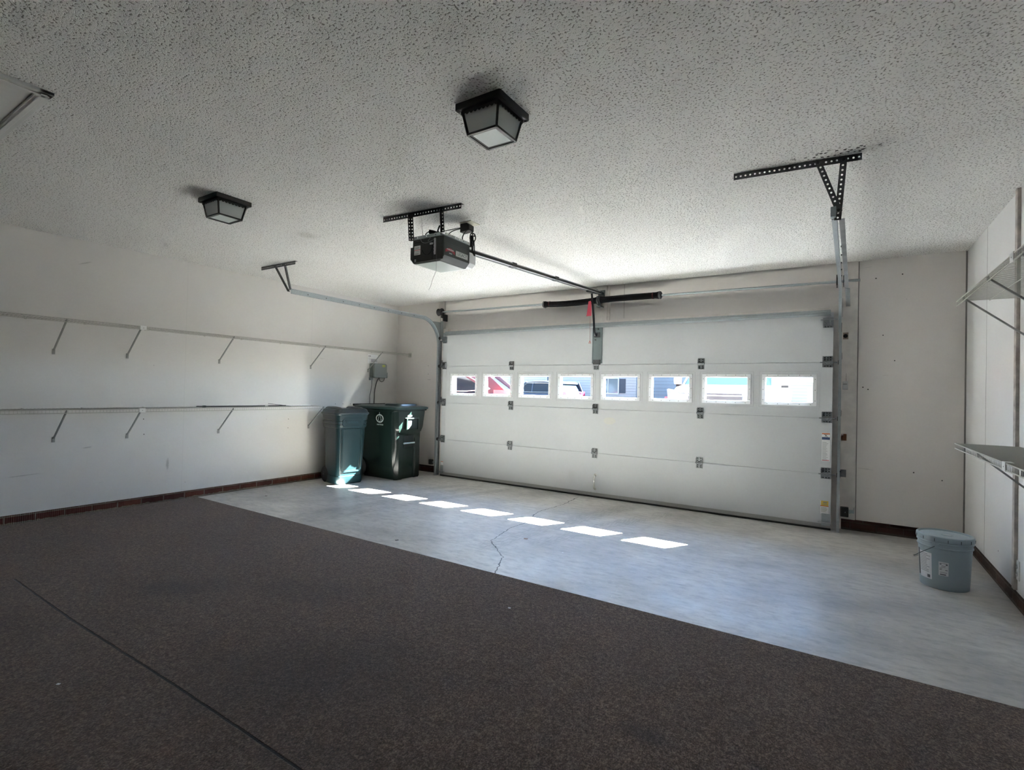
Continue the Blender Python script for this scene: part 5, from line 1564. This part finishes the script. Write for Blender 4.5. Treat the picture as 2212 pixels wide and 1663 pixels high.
def siding(name, col, plane='z'):
    k = NT(name, .7, .2)
    sx = k.n('SeparateXYZ', {0: k.co})
    f = k.math('FRACT', k.math('DIVIDE', sx.outputs[2], .14))
    line_ = k.math('GREATER_THAN', f, .88)
    k.col(k.mix(k.math('MULTIPLY', line_, .55), col, tuple(c * .4 for c in col)))
    k.nrm(k.bump(f, .9, .02))
    return k.m
S_pale = siding('pale_siding', (.74, .76, .75))
S_blue = siding('blue_grey_siding', (.22, .28, .33))
M_roof = mat('shingle_roof', (.07, .07, .072), .9, var=.2, vscale=5)
M_hbrick = mat('house_brick', (.11, .10, .12), .9, var=.3, vscale=12)
M_win = mat('house_glass', (.22, .27, .28), .15)
M_shut = mat('slate_shutter', (.07, .09, .12), .6)
def house(lab, x0, x1, y0, y1, h, m_, roof_h=1.6, wins=()):
    t = thing('house', ((x0 + x1) / 2, y0, .3), lab, 'house')
    MB().box((x0, y0, .25), (x1, y1, h)).build('wall', m_, t)
    MB().prism([(y0 - .35, h - .05), ((y0 + y1) / 2, h + roof_h), (y1 + .35, h - .05), (y1 + .35, h - .2), (y0 - .35, h - .2)], lambda u, v, d: Vector((d, u, v)), x0, x1 + .05).build('roof', M_roof, t)
    for (a, c_, z0, z1, sh) in wins:
        f = MB().box((a - .06, y0 - .05, z0 - .06), (c_ + .06, y0 + .02, z0)).box((a - .06, y0 - .05, z1), (c_ + .06, y0 + .02, z1 + .06)).box((a - .06, y0 - .05, z0), (a, y0 + .02, z1)).box((c_, y0 - .05, z0), (c_ + .06, y0 + .02, z1)).box(((a + c_) / 2 - .02, y0 - .04, z0), ((a + c_) / 2 + .02, y0 + .0, z1))
        w_ = f.build('window', M_white, t)
        MB().box((a, y0 - .015, z0), (c_, y0 + .01, z1)).build('pane', M_win, w_)
        if sh:
            for p, q in ((a - .40, a - .08), (c_ + .08, c_ + .40)):
                MB().box((p, y0 - .04, z0), (q, y0, z1)).build('shutter', M_shut, t)
    return t
hs = house('pale sided house with a shuttered window, seen through the fifth window', -12.5, -3.82, 19.9, 28, 3.0, S_pale, wins=[(-6.05, -4.95, 1.30, 2.05, True), (-9.2, -8.3, 1.4, 2.3, False)])
MB().tube([(-3.90, 19.80, 2.15), (-3.90, 19.84, 1.9), (-3.90, 19.84, .4)], .05, 8).tube([(-3.90, 19.80, 2.13), (-3.4, 19.72, 2.30), (-3.0, 19.7, 2.32)], .06, 8).build('downspout', M_white, hs)
MB().box((-3.815, 20.3, .25), (-2.75, 28, 2.75)).build('brick_wall', M_hbrick, hs)
f = MB().box((-3.45, 20.25, 1.55), (-2.95, 20.32, 2.1)).build('window', M_white, hs)
MB().box((-3.41, 20.24, 1.59), (-2.99, 20.27, 2.06)).build('pane', M_win, f)
hs = house('blue-grey sided house behind the big white car', -2.35, 1.55, 15.2, 24, 3.2, S_blue)
o = MB().lathe([(0, .9), (.35, .8), (.45, .5), (.35, .1), (0, 0)], (.85, 14.6, .3), 12).build('shrub', mat('shrub_green', (.03, .06, .04), .9, var=.4, vscale=12))
tag(o, 'dark rounded shrub in front of the blue-grey house wall', 'shrub')
t = thing('house', (5, 21, .3), 'pale sided house with a white panelled garage door, in the rightmost window', 'house')
S_pale2 = siding('light_siding', (.36, .37, .37))
MB().box((1.95, 20.5, .25), (3.42, 28, 3.0)).box((3.42, 20.5, .25), (9.5, 28, 2.05)).build('wall', S_pale2, t)
MB().prism([(20.1, 1.95), (24, 3.6), (28.3, 1.95)], lambda u, v, d: Vector((d, u, v)), 3.38, 9.8).prism([(20.2, 3.0), (24, 4.2), (28, 3.0)], lambda u, v, d: Vector((d, u, v)), 1.95, 3.5).build('roof', mat('pale_roof', (.32, .33, .33), .8), t)
gd = MB().box((3.65, 20.44, .3), (6.2, 20.5, 1.78)).build('garage_door', mat('far_door_white', (.62, .63, .63), .5), t)
for k in range(6):
    MB().box((3.76 + k * .38, 20.42, 1.50), (3.98 + k * .38, 20.44, 1.62)).build('door_window', M_win, gd)
# tree beyond
def tree(x, y, h, rc, lab, seed):
    rnd = random.Random(seed)
    t = thing('tree', (x, y, .3), lab, 'tree')
    MB().tube([(x, y, .2), (x + .1, y, h * .5), (x, y + .1, h)], [.22, .15, .05], 8).build('trunk', mat('bark', (.08, .06, .045), .9), t)
    b = MB()
    for k in range(1500):
        a, c_, r = rnd.uniform(0, 2 * math.pi), rnd.uniform(-1, 1), rc * rnd.random() ** .4
        s_ = math.sqrt(1 - c_ * c_)
        p = Vector((x + r * s_ * math.cos(a), y + r * s_ * math.sin(a), h + r * c_ * .62))
        u = Vector((rnd.uniform(-1, 1), rnd.uniform(-1, 1), rnd.uniform(-1, 1))).normalized()
        v = u.cross(Vector((rnd.uniform(-1, 1), rnd.uniform(-1, 1), .3))).normalized()
        s2 = rnd.uniform(.05, .10)
        b._new([p - u * s2, p + v * s2 * .5, p + u * s2, p - v * s2 * .5], [(0, 1, 2, 3)])
    b.build('foliage', mat('leaf_green', (.05, .085, .04), .7), t)
tree(5.15, 17.5, 3.05, 1.75, 'leafy tree whose low branches hang into the rightmost window view', 3)

# unseen roof over the garage, added to screen the cars from sky light
o = MB().prism([(.75, 2.60), (.75, 2.72), (-3.2, 4.9), (-7.2, 2.72), (-7.2, 2.80), (.30, 2.80), (.30, 2.60)], lambda u, v, d: Vector((d, u, v)), -1.7, 6.6).build('roof', M_roof)
o['kind'] = 'structure'
